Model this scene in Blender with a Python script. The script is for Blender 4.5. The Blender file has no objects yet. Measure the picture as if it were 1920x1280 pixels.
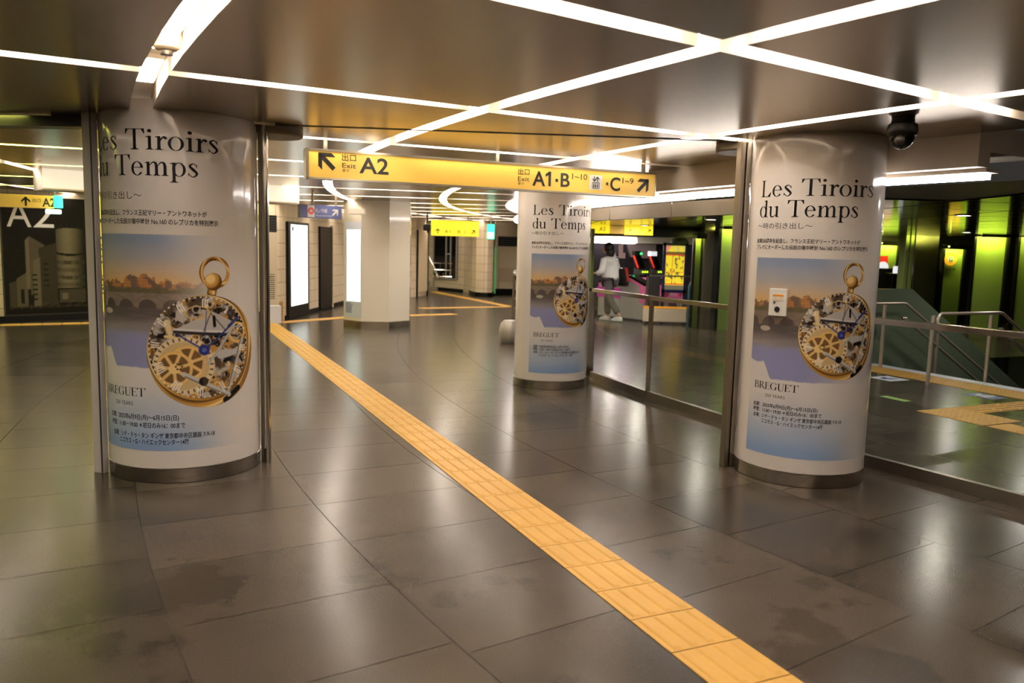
import bpy, bmesh, math, random
import numpy as np
from mathutils import Vector, Matrix

# ------------------------------------------------------------------ camera
SC = bpy.context.scene
COL = SC.collection
rad = math.radians
FPX, EYE, PITCH, ROLL = 1500.0, 1.6, rad(6.73), rad(1.45)
_F = Vector((0, math.cos(PITCH), -math.sin(PITCH)))
_U0 = Vector((0, math.sin(PITCH), math.cos(PITCH)))
_R = Vector((math.cos(ROLL), 0, 0)) + _U0 * math.sin(ROLL)
_U = _U0 * math.cos(ROLL) - Vector((math.sin(ROLL), 0, 0))
cam = bpy.data.cameras.new('camera')
cam.sensor_width = 36.0
cam.lens = FPX / 1920 * 36
cam.clip_start = 0.05
cam.dof.use_dof = True
cam.dof.focus_distance = 5.9
cam.dof.aperture_fstop = 2.2
co = bpy.data.objects.new('camera', cam)
COL.objects.link(co)
co.matrix_world = Matrix(((_R.x, _U.x, -_F.x, 0), (_R.y, _U.y, -_F.y, 0), (_R.z, _U.z, -_F.z, EYE), (0, 0, 0, 1)))
SC.camera = co

# ------------------------------------------------------------------ light and exposure
SC.view_settings.view_transform = 'Standard'
SC.view_settings.look = 'None'
SC.view_settings.gamma = 1
SC.view_settings.use_curve_mapping = False
SC.view_settings.exposure = 0.2
SC.cycles.use_denoising = True
SC.cycles.max_bounces = 10
SC.cycles.diffuse_bounces = 5
SC.cycles.glossy_bounces = 5
SC.cycles.transparent_max_bounces = 12
SC.cycles.sample_clamp_indirect = 6.0
SC.cycles.caustics_reflective = False
SC.cycles.caustics_refractive = False
W = bpy.data.worlds.new('world')
SC.world = W
W.use_nodes = True
W.node_tree.nodes['Background'].inputs[0].default_value = (1.0, 0.9, 0.78, 1)
W.node_tree.nodes['Background'].inputs[1].default_value = 0.03
LED_POWER = 20.0

# ------------------------------------------------------------------ the plan: everything is laid out round the centre of the rotunda
CX, CY = 20.0, 16.1
CEIL = 2.40
def P(r, deg, z=0.0):
    a = rad(deg)
    return Vector((CX - r * math.cos(a), CY - r * math.sin(a), z))
def S(px, py, y):
    """survey: the point at depth y on the sight line through a photo pixel"""
    d = _F + _R * ((px - 960) / FPX) - _U * ((py - 640) / FPX)
    t = y / d.y
    return Vector((d.x * t, y, EYE + d.z * t))
def G(px, py, z=0.0):
    d = _F + _R * ((px - 960) / FPX) - _U * ((py - 640) / FPX)
    t = (z - EYE) / d.z
    return Vector((d.x * t, d.y * t, z))

# ------------------------------------------------------------------ materials
def lin(c):
    return tuple((v / 12.92 if v <= 0.04045 else ((v + 0.055) / 1.055) ** 2.4) for v in [x / 255 for x in c])
M = {}
def mat(name, rgb=(200, 200, 200), rough=0.5, metal=0.0, emit=None, power=0.0, coat=0.0, noise=0.0, nscale=8.0, spec=0.5, rnoise=0.0, bump=0.0, stretch=None):
    m = bpy.data.materials.new(name)
    m.use_nodes = True
    nt = m.node_tree
    b = nt.nodes['Principled BSDF']
    c = lin(rgb)
    b.inputs['Base Color'].default_value = (*c, 1)
    b.inputs['Roughness'].default_value = rough
    b.inputs['Metallic'].default_value = metal
    b.inputs['Specular IOR Level'].default_value = spec
    b.inputs['Coat Weight'].default_value = coat
    b.inputs['Coat Roughness'].default_value = 0.03
    if emit:
        b.inputs['Emission Color'].default_value = (*lin(emit), 1)
        b.inputs['Emission Strength'].default_value = power
    if noise or rnoise or bump:
        tc = nt.nodes.new('ShaderNodeTexCoord')
        nz = nt.nodes.new('ShaderNodeTexNoise')
        nz.inputs['Scale'].default_value = nscale
        nz.inputs['Detail'].default_value = 5
        src = tc.outputs['Object']
        if stretch:
            mp = nt.nodes.new('ShaderNodeMapping')
            mp.inputs['Scale'].default_value = stretch
            nt.links.new(src, mp.inputs[0])
            src = mp.outputs[0]
        nt.links.new(src, nz.inputs['Vector'])
        if noise:
            mx = nt.nodes.new('ShaderNodeMix')
            mx.data_type = 'RGBA'
            mx.inputs[6].default_value = (*[v * (1 - noise) for v in c], 1)
            mx.inputs[7].default_value = (*[min(1, v * (1 + noise)) for v in c], 1)
            nt.links.new(nz.outputs['Fac'], mx.inputs[0])
            nt.links.new(mx.outputs[2], b.inputs['Base Color'])
        if rnoise:
            mr = nt.nodes.new('ShaderNodeMapRange')
            mr.inputs[1].default_value = 0.3
            mr.inputs[2].default_value = 0.7
            mr.inputs[3].default_value = max(0.02, rough - rnoise)
            mr.inputs[4].default_value = rough + rnoise
            nt.links.new(nz.outputs['Fac'], mr.inputs[0])
            nt.links.new(mr.outputs[0], b.inputs['Roughness'])
        if bump:
            bp = nt.nodes.new('ShaderNodeBump')
            bp.inputs['Strength'].default_value = bump
            bp.inputs['Distance'].default_value = 0.01
            nt.links.new(nz.outputs['Fac'], bp.inputs['Height'])
            nt.links.new(bp.outputs[0], b.inputs['Normal'])
    M[name] = m
    return m

def attr_mat(name, rough=0.25, coat=0.0, spec=0.5):
    m = mat(name, rough=rough, coat=coat, spec=spec)
    n = m.node_tree.nodes.new('ShaderNodeAttribute')
    n.attribute_name = 'Col'
    m.node_tree.links.new(n.outputs['Color'], m.node_tree.nodes['Principled BSDF'].inputs['Base Color'])
    return m

mat('shaft_white', (222, 212, 202), 0.14, coat=0.25, spec=0.45)
mat('poster_paper', (218, 210, 204), 0.12, coat=0.35, spec=0.5)
attr_mat('poster_print', 0.14, 0.35)
attr_mat('wall_print', 0.5, 0.0, 0.12)
_m = attr_mat('lit_print', 0.5, 0.0, 0.3)
_b = _m.node_tree.nodes['Principled BSDF']
_m.node_tree.links.new(_m.node_tree.nodes['Attribute'].outputs['Color'], _b.inputs['Emission Color'])
_b.inputs['Emission Strength'].default_value = 0.7
mat('ink', (22, 20, 24), 0.45, spec=0.15)
mat('ink_grey', (92, 86, 88), 0.45, spec=0.15)
mat('stainless', (178, 170, 160), 0.22, 1.0, rnoise=0.05, nscale=3)
mat('rail_steel', (196, 182, 168), 0.3, 0.55)
mat('chrome', (200, 196, 190), 0.1, 1.0)
mat('dull_metal', (150, 142, 132), 0.35, 1.0)
mat('ceiling_metal', (166, 152, 134), 0.25, 1.0)
mat('trough_white', (240, 230, 215), 0.5)
mat('led', (255, 255, 255), 0.5, emit=(255, 242, 227), power=LED_POWER)
mat('led_cool', (255, 255, 255), 0.5, emit=(255, 246, 240), power=LED_POWER * 0.9)
mat('led_lime', (255, 255, 255), 0.5, emit=(226, 240, 120), power=LED_POWER * 1.3)
mat('led_green', (255, 255, 255), 0.5, emit=(226, 236, 110), power=9)
mat('downlight', (255, 255, 255), 0.5, emit=(255, 244, 232), power=12)
mat('bulkhead_glow', (240, 232, 215), 0.4, emit=(255, 238, 208), power=0.75)
mat('white_paint', (228, 216, 198), 0.45)
mat('grey_panel', (176, 168, 154), 0.35, metal=0.3)
mat('grey_rail', (176, 170, 168), 0.4)
mat('black', (9, 9, 9), 0.4, spec=0.25)
mat('black_gloss', (12, 12, 12), 0.1)
mat('dark_grey', (48, 46, 44), 0.4)
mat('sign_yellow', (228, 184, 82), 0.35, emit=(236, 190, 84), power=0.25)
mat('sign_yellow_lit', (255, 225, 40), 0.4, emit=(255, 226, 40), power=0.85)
mat('sign_white', (235, 232, 225), 0.4)
mat('sign_frame', (190, 182, 165), 0.3, 0.9)
mat('sign_ink', (34, 30, 24), 0.5)
mat('yellow_tile', (196, 150, 66), 0.45, noise=0.12, nscale=5)
mat('column_cream', (238, 228, 208), 0.14, coat=0.3)
mat('cream_panel', (222, 205, 176), 0.45)
mat('beige_panel', (198, 180, 150), 0.45)
mat('lightbox_white', (250, 255, 255), 0.5, emit=(236, 250, 245), power=1.15)
mat('lamp_white', (255, 255, 255), 0.5, emit=(255, 232, 200), power=4.5)
mat('sign_blue', (92, 100, 150), 0.4)
mat('red_ring', (205, 70, 50), 0.4)
mat('exit_green', (60, 200, 150), 0.4, emit=(60, 240, 180), power=1.5)
mat('exit_white', (230, 255, 245), 0.4, emit=(210, 255, 240), power=2.0)
mat('green_edge', (60, 150, 70), 0.4, emit=(60, 160, 80), power=0.25)
mat('green_panel', (128, 150, 76), 0.4, coat=0.2)
mat('green_dark', (104, 120, 98), 0.25, coat=0.2)
mat('brushed', (150, 145, 125), 0.3, 1.0, noise=0.1, nscale=6, stretch=(1, 1, .1))
mat('black_ceiling', (62, 60, 56), 0.1, 0.9)
mat('pink', (240, 124, 178), 0.45)
mat('gate_steel', (196, 190, 182), 0.4, 0.35)
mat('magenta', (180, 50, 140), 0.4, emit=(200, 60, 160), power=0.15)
mat('shirt', (232, 230, 232), 0.8, noise=0.05, nscale=12, bump=0.4)
mat('hair', (20, 17, 17), 0.5)
mat('skin', (200, 150, 120), 0.55)
mat('trousers', (88, 84, 84), 0.8)
mat('shoe', (235, 235, 230), 0.6)
mat('bag', (20, 18, 20), 0.55)
mat('red', (200, 40, 34), 0.5)
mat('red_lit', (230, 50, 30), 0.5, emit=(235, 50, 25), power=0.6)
mat('digit_lime', (190, 230, 40), 0.5, emit=(200, 240, 40), power=2.0)
mat('green_led', (40, 220, 90), 0.5, emit=(40, 240, 100), power=3.0)
mat('screen_white', (235, 235, 240), 0.5, emit=(235, 235, 240), power=0.8)
mat('navy', (34, 48, 92), 0.4)
mat('teal_pipe', (70, 120, 140), 0.3, 0.5)
mat('wall_dark', (36, 34, 32), 0.35)
mat('wall_beige', (188, 168, 138), 0.5)
mat('orange', (230, 150, 40), 0.4)
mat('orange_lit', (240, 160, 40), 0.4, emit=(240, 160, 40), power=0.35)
mat('paper', (225, 205, 180), 0.7)
mat('cardboard', (176, 132, 84), 0.8)
mat('pale_green', (186, 205, 120), 0.3, 0.4)
mat('sticker_green', (130, 170, 90), 0.5)
mat('lilac_white', (225, 228, 240), 0.4)
mat('violet_lit', (250, 225, 245), 0.5, emit=(255, 225, 245), power=11.0)
mat('drum', (120, 108, 90), 0.55)

def glass_mat():
    m = bpy.data.materials.new('glass')
    m.use_nodes = True
    nt = m.node_tree
    nt.nodes.clear()
    out = nt.nodes.new('ShaderNodeOutputMaterial')
    tr = nt.nodes.new('ShaderNodeBsdfTransparent')
    tr.inputs[0].default_value = (0.93, 0.95, 0.93, 1)
    gl = nt.nodes.new('ShaderNodeBsdfGlossy')
    gl.inputs['Roughness'].default_value = 0.02
    fr = nt.nodes.new('ShaderNodeFresnel')
    fr.inputs[0].default_value = 1.45
    mx = nt.nodes.new('ShaderNodeMixShader')
    ge = nt.nodes.new('ShaderNodeNewGeometry')
    iv = nt.nodes.new('ShaderNodeMath')
    iv.operation = 'SUBTRACT'
    iv.inputs[0].default_value = 1
    nt.links.new(ge.outputs['Backfacing'], iv.inputs[1])
    ml = nt.nodes.new('ShaderNodeMath')
    ml.operation = 'MULTIPLY'
    nt.links.new(iv.outputs[0], ml.inputs[0])
    nt.links.new(fr.outputs[0], ml.inputs[1])
    nt.links.new(ml.outputs[0], mx.inputs[0])
    nt.links.new(tr.outputs[0], mx.inputs[1])
    nt.links.new(gl.outputs[0], mx.inputs[2])
    nt.links.new(mx.outputs[0], out.inputs[0])
    M['glass'] = m
glass_mat()

def floor_mat(name, base, rough):
    """dark flamed granite: fine speckle, damp stains, a tone of its own for each slab (Col attribute)"""
    m = bpy.data.materials.new(name)
    m.use_nodes = True
    nt = m.node_tree
    L = nt.links
    b = nt.nodes['Principled BSDF']
    tc = nt.nodes.new('ShaderNodeTexCoord')
    def noise(scale, detail, rough_=0.5):
        n = nt.nodes.new('ShaderNodeTexNoise')
        n.inputs['Scale'].default_value = scale
        n.inputs['Detail'].default_value = detail
        n.inputs['Roughness'].default_value = rough_
        L.new(tc.outputs['Object'], n.inputs['Vector'])
        return n
    def rng(src, a, b_, c, d):
        r = nt.nodes.new('ShaderNodeMapRange')
        r.inputs[1].default_value, r.inputs[2].default_value = a, b_
        r.inputs[3].default_value, r.inputs[4].default_value = c, d
        L.new(src, r.inputs[0])
        return r.outputs[0]
    def mul(x, y):
        n = nt.nodes.new('ShaderNodeMath')
        n.operation = 'MULTIPLY'
        L.new(x, n.inputs[0])
        L.new(y, n.inputs[1])
        return n.outputs[0]
    speck = rng(noise(190, 2).outputs['Fac'], 0.3, 0.7, 0.7, 1.3)
    cloud = rng(noise(1.3, 4).outputs['Fac'], 0.3, 0.7, 0.85, 1.15)
    st = noise(1.05, 6, 0.55)
    stain = rng(st.outputs['Fac'], 0.56, 0.59, 1.0, 0.68)
    at = nt.nodes.new('ShaderNodeAttribute')
    at.attribute_name = 'Col'
    sep = nt.nodes.new('ShaderNodeSeparateColor')
    L.new(at.outputs['Color'], sep.inputs[0])
    tone = sep.outputs[0]
    k = mul(mul(mul(speck, cloud), stain), tone)
    v = nt.nodes.new('ShaderNodeVectorMath')
    v.operation = 'SCALE'
    v.inputs[0].default_value = lin(base)
    L.new(k, v.inputs['Scale'])
    L.new(v.outputs[0], b.inputs['Base Color'])
    b.inputs['Roughness'].default_value = rough
    b.inputs['Specular IOR Level'].default_value = 0.22
    M[name] = m
floor_mat('granite', (69, 61, 52), 0.23)
floor_mat('granite_dark', (84, 82, 78), 0.2)
mat('grout_dark', (40, 34, 28), 0.8)
mat('grout_light', (170, 160, 148), 0.7)

def tile_mat():
    m = bpy.data.materials.new('wall_tile')
    m.use_nodes = True
    nt = m.node_tree
    b = nt.nodes['Principled BSDF']
    tc = nt.nodes.new('ShaderNodeTexCoord')
    sp = nt.nodes.new('ShaderNodeSeparateXYZ')
    nt.links.new(tc.outputs['Object'], sp.inputs[0])
    ad = nt.nodes.new('ShaderNodeMath')
    nt.links.new(sp.outputs[0], ad.inputs[0])
    nt.links.new(sp.outputs[1], ad.inputs[1])
    cb = nt.nodes.new('ShaderNodeCombineXYZ')
    nt.links.new(ad.outputs[0], cb.inputs[0])
    nt.links.new(sp.outputs[2], cb.inputs[1])
    br = nt.nodes.new('ShaderNodeTexBrick')
    br.offset = 0
    br.inputs['Scale'].default_value = 1
    br.inputs['Brick Width'].default_value = 0.32
    br.inputs['Row Height'].default_value = 0.26
    br.inputs['Mortar Size'].default_value = 0.006
    br.inputs['Color1'].default_value = (*lin((236, 218, 190)), 1)
    br.inputs['Color2'].default_value = (*lin((230, 212, 184)), 1)
    br.inputs['Mortar'].default_value = (*lin((165, 142, 112)), 1)
    nt.links.new(cb.outputs[0], br.inputs['Vector'])
    nt.links.new(br.outputs['Color'], b.inputs['Base Color'])
    b.inputs['Roughness'].default_value = 0.3
    M['wall_tile'] = m
tile_mat()

# ------------------------------------------------------------------ building helpers
LOC = {}
def tag(o, label=None, cat=None, group=None, kind=None):
    if label: o['label'] = label
    if cat: o['category'] = cat
    if group: o['group'] = group
    if kind: o['kind'] = kind
    return o
def thing(name, label, cat, loc=(0, 0, 0), group=None):
    o = bpy.data.objects.new(name, None)
    o.empty_display_size = 0.1
    COL.objects.link(o)
    o.location = loc
    LOC[o] = Vector(loc)
    return tag(o, label, cat, group)

class MB:
    def __init__(s):
        s.v, s.f, s.m = [], [], []
    def face(s, pts, mi=0):
        n = len(s.v)
        s.v += [Vector(p) for p in pts]
        s.f.append(list(range(n, n + len(pts))))
        s.m.append(mi)
        return s
    def raw(s, vs, fs, mi=0):
        n = len(s.v)
        s.v += [Vector(p) for p in vs]
        s.f += [[i + n for i in f] for f in fs]
        s.m += [mi] * len(fs)
        return s
    def box(s, c, size, rz=0.0, mi=0):
        hx, hy, hz = [x / 2 for x in size]
        R = Matrix.Rotation(rz, 3, 'Z')
        c = Vector(c)
        vs = [c + R @ Vector((x, y, z)) for x in (-hx, hx) for y in (-hy, hy) for z in (-hz, hz)]
        return s.raw(vs, [(0, 1, 3, 2), (4, 6, 7, 5), (0, 4, 5, 1), (2, 3, 7, 6), (0, 2, 6, 4), (1, 5, 7, 3)], mi)
    def wallbox(s, a, b, z0, z1, th, side=0.5, mi=0):
        """upright box along a-b; thickness th, side = share of it on the left hand of a->b"""
        a, b = Vector((a[0], a[1], 0)), Vector((b[0], b[1], 0))
        d = (b - a).normalized()
        n = Vector((-d.y, d.x, 0))
        o0, o1 = n * (th * side), -n * (th * (1 - side))
        q = [a + o0, b + o0, b + o1, a + o1]
        return s.prism(q, z0, z1, mi)
    def prism(s, poly, z0, z1, mi=0):
        n = len(poly)
        vs = [Vector((p[0], p[1], z0)) for p in poly] + [Vector((p[0], p[1], z1)) for p in poly]
        fs = [list(range(n - 1, -1, -1)), list(range(n, 2 * n))]
        fs += [(i, (i + 1) % n, n + (i + 1) % n, n + i) for i in range(n)]
        return s.raw(vs, fs, mi)
    def lathe(s, prof, c=(0, 0, 0), seg=48, mi=0, a0=0.0, a1=360.0):
        c = Vector(c)
        full = abs(a1 - a0) >= 359.9
        k = seg if full else seg + 1
        vs = []
        for r, z in prof:
            for i in range(k):
                a = rad(a0 + (a1 - a0) * i / seg)
                vs.append(c + Vector((r * math.cos(a), r * math.sin(a), z)))
        fs = []
        for j in range(len(prof) - 1):
            for i in range(seg):
                i2 = (i + 1) % k
                fs.append((j * k + i, j * k + i2, (j + 1) * k + i2, (j + 1) * k + i))
        return s.raw(vs, fs, mi)
    def tube(s, pts, r, seg=10, mi=0, caps=True):
        pts = [Vector(p) for p in pts]
        vs, fs = [], []
        up = Vector((0, 0, 1))
        n0 = None
        for i, p in enumerate(pts):
            d = (pts[min(i + 1, len(pts) - 1)] - pts[max(i - 1, 0)]).normalized()
            if n0 is None:
                n0 = d.cross(up) if abs(d.z) < 0.95 else d.cross(Vector((1, 0, 0)))
            n0 = (n0 - d * n0.dot(d)).normalized()
            b = d.cross(n0)
            rr = r[i] if isinstance(r, (list, tuple)) else r
            for k in range(seg):
                a = 2 * math.pi * k / seg
                vs.append(p + (n0 * math.cos(a) + b * math.sin(a)) * rr)
        for i in range(len(pts) - 1):
            for k in range(seg):
                k2 = (k + 1) % seg
                fs.append((i * seg + k, i * seg + k2, (i + 1) * seg + k2, (i + 1) * seg + k))
        if caps:
            fs.append(list(range(seg - 1, -1, -1)))
            fs.append([(len(pts) - 1) * seg + k for k in range(seg)])
        return s.raw(vs, fs, mi)
    def arcslab(s, r0, r1, t0, t1, z0, z1, n=None, mi=0):
        """solid between two radii and two angles of the rotunda"""
        n = n or max(1, int(abs(t1 - t0) / 0.8))
        vs = []
        for i in range(n + 1):
            t = t0 + (t1 - t0) * i / n
            vs += [P(r0, t, z0), P(r1, t, z0), P(r1, t, z1), P(r0, t, z1)]
        fs = []
        for i in range(n):
            a, b = i * 4, i * 4 + 4
            for k in range(4):
                k2 = (k + 1) % 4
                fs.append((a + k, a + k2, b + k2, b + k))
        fs += [(3, 2, 1, 0), tuple(n * 4 + k for k in range(4))]
        return s.raw(vs, fs, mi)
    def ball(s, c, r, seg=16, rings=10, mi=0, sc=(1, 1, 1), z0=-1.0, z1=1.0):
        prof = []
        a0, a1 = math.asin(z0), math.asin(z1)
        for i in range(rings + 1):
            a = a0 + (a1 - a0) * i / rings
            prof.append((math.cos(a) * r, math.sin(a) * r))
        c = Vector(c)
        t = MB().lathe(prof, (0, 0, 0), seg)
        return s.raw([c + Vector((p.x * sc[0], p.y * sc[1], p.z * sc[2])) for p in t.v], t.f, mi)
    def build(s, name, mats, parent=None, smooth=False, bevel=0.0, off=None):
        base = Vector((0, 0, 0))
        if parent is not None:
            base = LOC[parent]
        me = bpy.data.meshes.new(name)
        me.from_pydata([v - base for v in s.v], [], s.f)
        if isinstance(mats, str): mats = [mats]
        for m in mats: me.materials.append(M[m])
        if len(mats) > 1: me.polygons.foreach_set('material_index', s.m)
        bm = bmesh.new()
        bm.from_mesh(me)
        bmesh.ops.remove_doubles(bm, verts=bm.verts, dist=1e-5)
        if bevel:
            bmesh.ops.recalc_face_normals(bm, faces=bm.faces)
            es = [e for e in bm.edges if len(e.link_faces) == 2 and e.calc_face_angle(0) > 0.6]
            bmesh.ops.bevel(bm, geom=es, offset=bevel, segments=2, affect='EDGES', profile=0.6, clamp_overlap=True)
        bmesh.ops.recalc_face_normals(bm, faces=bm.faces)
        bm.to_mesh(me)
        bm.free()
        if smooth:
            for p_ in me.polygons: p_.use_smooth = True
            me.set_sharp_from_angle(angle=rad(38))
        o = bpy.data.objects.new(name, me)
        COL.objects.link(o)
        if parent is not None:
            o.parent = parent
        LOC[o] = base
        return o
def struct(name, mb, mats, **k):
    o = mb.build(name, mats, **k)
    o['kind'] = 'structure'
    return o

def lamp(name, parent, loc, size, watts, rgb, tilt=0.0, disk=False):
    l = bpy.data.lights.new(name, 'AREA')
    l.shape = 'DISK' if disk else 'RECTANGLE'
    l.size = size[0]
    if not disk: l.size_y = size[1]
    l.energy = watts
    l.color = lin(rgb)
    o = bpy.data.objects.new(name, l)
    COL.objects.link(o)
    o.parent = parent
    o.location = Vector(loc) - LOC[parent]
    o.rotation_euler = (tilt, 0, 0)
    return o

# ------------------------------------------------------------------ lettering
_tcache = {}
def text2d(body, bold=0.0):
    """outline of a line of type in the built-in typeface, em = 1"""
    key = (body, bold)
    if key not in _tcache:
        cu = bpy.data.curves.new('type', 'FONT')
        cu.body = body
        cu.size = 1
        cu.offset = bold
        cu.resolution_u = 4
        o = bpy.data.objects.new('type', cu)
        COL.objects.link(o)
        bpy.context.view_layer.update()
        me = bpy.data.meshes.new_from_object(o.evaluated_get(bpy.context.evaluated_depsgraph_get()))
        vs = [(v.co.x, v.co.y) for v in me.vertices]
        fs = [tuple(p.vertices) for p in me.polygons]
        bpy.data.objects.remove(o)
        bpy.data.curves.remove(cu)
        bpy.data.meshes.remove(me)
        _tcache[key] = (vs, fs)
    return _tcache[key]
def fit(body, x0, x1, y0, em=None, cap=None, bold=0.0, rel=None):
    """the line fitted between x0 and x1, baseline y0; em or cap sets the height"""
    vs, fs = text2d(body, bold)
    a = min(v[0] for v in vs)
    b = max(v[0] for v in vs)
    sx = (x1 - x0) / (b - a)
    sy = em if em else (cap / 0.727 if cap else sx)
    return [(x0 + (v[0] - a) * sx, y0 + v[1] * sy) for v in vs], fs

# a roman serif drawn as outlines: cap height 1, x-height 0.66
def _stroke(pts, ws, n=8):
    """closed ribbon along a smooth path, width varying from ws[0] to ws[-1]"""
    pts = [np.array(p, float) for p in pts]
    path, wid = [], []
    m = len(pts)
    for i in range(m - 1):
        p0, p1, p2, p3 = pts[max(i - 1, 0)], pts[i], pts[i + 1], pts[min(i + 2, m - 1)]
        for k in range(n):
            t = k / n
            path.append(0.5 * ((2 * p1) + (-p0 + p2) * t + (2 * p0 - 5 * p1 + 4 * p2 - p3) * t * t + (-p0 + 3 * p1 - 3 * p2 + p3) * t ** 3))
            wid.append(ws[i] * (1 - t) + ws[i + 1] * t)
    path.append(pts[-1])
    wid.append(ws[-1])
    vs, fs = [], []
    for i, p in enumerate(path):
        d = path[min(i + 1, len(path) - 1)] - path[max(i - 1, 0)]
        d = d / (np.hypot(*d) + 1e-9)
        nn = np.array([-d[1], d[0]]) * wid[i] / 2
        vs += [tuple(p + nn), tuple(p - nn)]
    for i in range(len(path) - 1):
        fs.append((2 * i, 2 * i + 1, 2 * i + 3, 2 * i + 2))
    return vs, fs
def _rect(x0, y0, x1, y1):
    return [(x0, y0), (x1, y0), (x1, y1), (x0, y1)], [(0, 1, 2, 3)]
def _poly(*p):
    return list(p), [tuple(range(len(p)))]
def _ring(cx, cy, rx, ry, thick, thin, a0=0, a1=360, n=36):
    vs, fs = [], []
    for i in range(n + 1):
        a = rad(a0 + (a1 - a0) * i / n)
        c, s = math.cos(a), math.sin(a)
        vs += [(cx + rx * c, cy + ry * s), (cx + (rx - thick) * c, cy + (ry - thin) * s)]
    for i in range(n):
        fs.append((2 * i, 2 * i + 1, 2 * i + 3, 2 * i + 2))
    return vs, fs
TK, TN = 0.125, 0.032
def _stem(x, y0, y1, foot=True, head=False, w=TK, sw=0.10):
    o = [_rect(x, y0, x + w, y1)]
    if foot:
        o += [_rect(x - sw, y0, x + w + sw, y0 + TN), _poly((x - sw * .4, y0 + TN), (x + w + sw * .4, y0 + TN), (x + w, y0 + .09), (x, y0 + .09))]
    if head:
        o += [_poly((x, y1), (x - sw, y1 - .05), (x - sw, y1 - .075), (x, y1 - .06))]
    return o
def _capstem(x, w=TK, sw=0.09):
    return _stem(x, 0, 1, True, False, w, sw) + [_rect(x - sw, 1 - TN, x + w + sw, 1)]
XH = 0.66
def glyph(c):
    if c == 'L':
        return _capstem(.1) + [_rect(.2, 0, .62, TN), _poly((.45, TN), (.62, TN), (.68, .27), (.645, .27))], .72
    if c == 'T':
        return _stem(.36, 0, 1, True, False, .13, .12) + [_rect(.0, 1 - TN, .85, 1), _poly((.02, 1), (.14, 1 - TN), (.035, .76), (0, .76)), _poly((.83, 1), (.71, 1 - TN), (.815, .76), (.85, .76))], .87
    if c == 'e':
        return [_ring(.3, XH / 2, .27, XH / 2 + .015, .115, .035, 8, 325), _rect(.08, .36, .535, .395), _poly((.425, .395), (.54, .36), (.565, .40), (.44, .40))], .62
    if c == 's':
        return [_stroke([(.40, .52), (.27, .655), (.12, .54), (.26, .36), (.40, .17), (.24, .005), (.07, .16)], [.03, .045, .10, .13, .10, .045, .03]), _rect(.385, .46, .415, .62), _rect(.05, .04, .08, .2)], .48
    if c == 'i':
        return _stem(.11, 0, XH, True, True) + [_ring(.17, .9, .083, .083, .083, .083)], .36
    if c == 'r':
        return _stem(.11, 0, XH, True, True) + [_stroke([(.22, .44), (.31, .6), (.42, .63)], [.04, .07, .10]), _ring(.42, .58, .062, .062, .062, .062)], .48
    if c == 'o':
        return [_ring(.32, XH / 2, .3, XH / 2 + .015, .12, .03)], .67
    if c == 'd':
        return [_ring(.3, XH / 2, .27, XH / 2 + .015, .115, .032)] + _stem(.45, 0, 1.03, False, True) + [_rect(.5, 0, .67, TN)], .68
    if c == 'u':
        return [_rect(.1, .16, .215, XH), _poly((.1, XH), (0, XH - .03), (0, XH - .055), (.1, XH - .07)), _stroke([(.158, .2), (.2, .05), (.33, .03), (.5, .17)], [.115, .09, .06, .03])] + _stem(.48, 0, XH, False, True) + [_rect(.53, 0, .69, TN)], .71
    if c == 'm':
        o = _stem(.1, 0, XH, True, True, TK, .08) + _stem(.44, 0, .46, True, False, TK, .08) + _stem(.78, 0, .46, True, False, TK, .08)
        o += [_stroke([(.2, .46), (.34, .63), (.46, .61), (.503, .45)], [.03, .055, .10, .125]), _stroke([(.55, .46), (.68, .63), (.80, .61), (.843, .45)], [.03, .055, .10, .125])]
        return o, 1.02
    if c == 'p':
        return _stem(.11, -.3, XH, True, True) + [_ring(.37, XH / 2, .27, XH / 2 + .015, .115, .032)], .68
    if c == 'B':
        return _capstem(.08, .13, .07) + [_stroke([(.2, .985), (.45, .95), (.49, .77), (.4, .55), (.2, .525)], [.03, .07, .12, .06, .03]), _stroke([(.2, .525), (.5, .48), (.56, .26), (.46, .04), (.2, .015)], [.03, .07, .13, .07, .03])], .68
    if c == 'R':
        return _capstem(.08, .13, .07) + [_stroke([(.2, .985), (.45, .95), (.5, .76), (.42, .53), (.2, .5)], [.03, .07, .12, .07, .03]), _stroke([(.36, .51), (.5, .25), (.72, .01)], [.1, .12, .1]), _rect(.64, 0, .78, TN)], .76
    if c == 'E':
        return _capstem(.08, .13, .07) + [_rect(.15, 0, .58, TN), _rect(.15, 1 - TN, .56, 1), _rect(.15, .5, .44, .53), _rect(.54, 0, .59, .22), _rect(.52, .8, .565, 1), _rect(.41, .42, .45, .62)], .64
    if c == 'G':
        return [_ring(.44, .5, .42, .515, .13, .035, 42, 318)] + _stem(.62, .04, .42, False, False, .12) + [_rect(.54, .4, .83, .43), _rect(.7, .7, .74, .95)], .86
    if c == 'U':
        return [_rect(.1, .25, .22, 1), _rect(.02, 1 - TN, .3, 1), _rect(.62, .3, .655, 1), _rect(.54, 1 - TN, .76, 1), _stroke([(.16, .3), (.2, .06), (.4, .0), (.58, .08), (.638, .35)], [.12, .1, .06, .04, .035])], .78
    return [], .36
def serif(body, x0, x1, y0, cap):
    vs, fs = [], []
    x = 0.0
    for c in body:
        if c == ' ':
            x += .42
            continue
        g, w = glyph(c)
        for v, f in g:
            n = len(vs)
            vs += [(p[0] + x, p[1]) for p in v]
            fs += [tuple(i + n for i in q) for q in f]
        x += w
    a = min(v[0] for v in vs)
    b = max(v[0] for v in vs)
    k = (x1 - x0) / (b - a)
    return [(x0 + (v[0] - a) * k, y0 + v[1] * cap) for v in vs], fs

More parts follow.
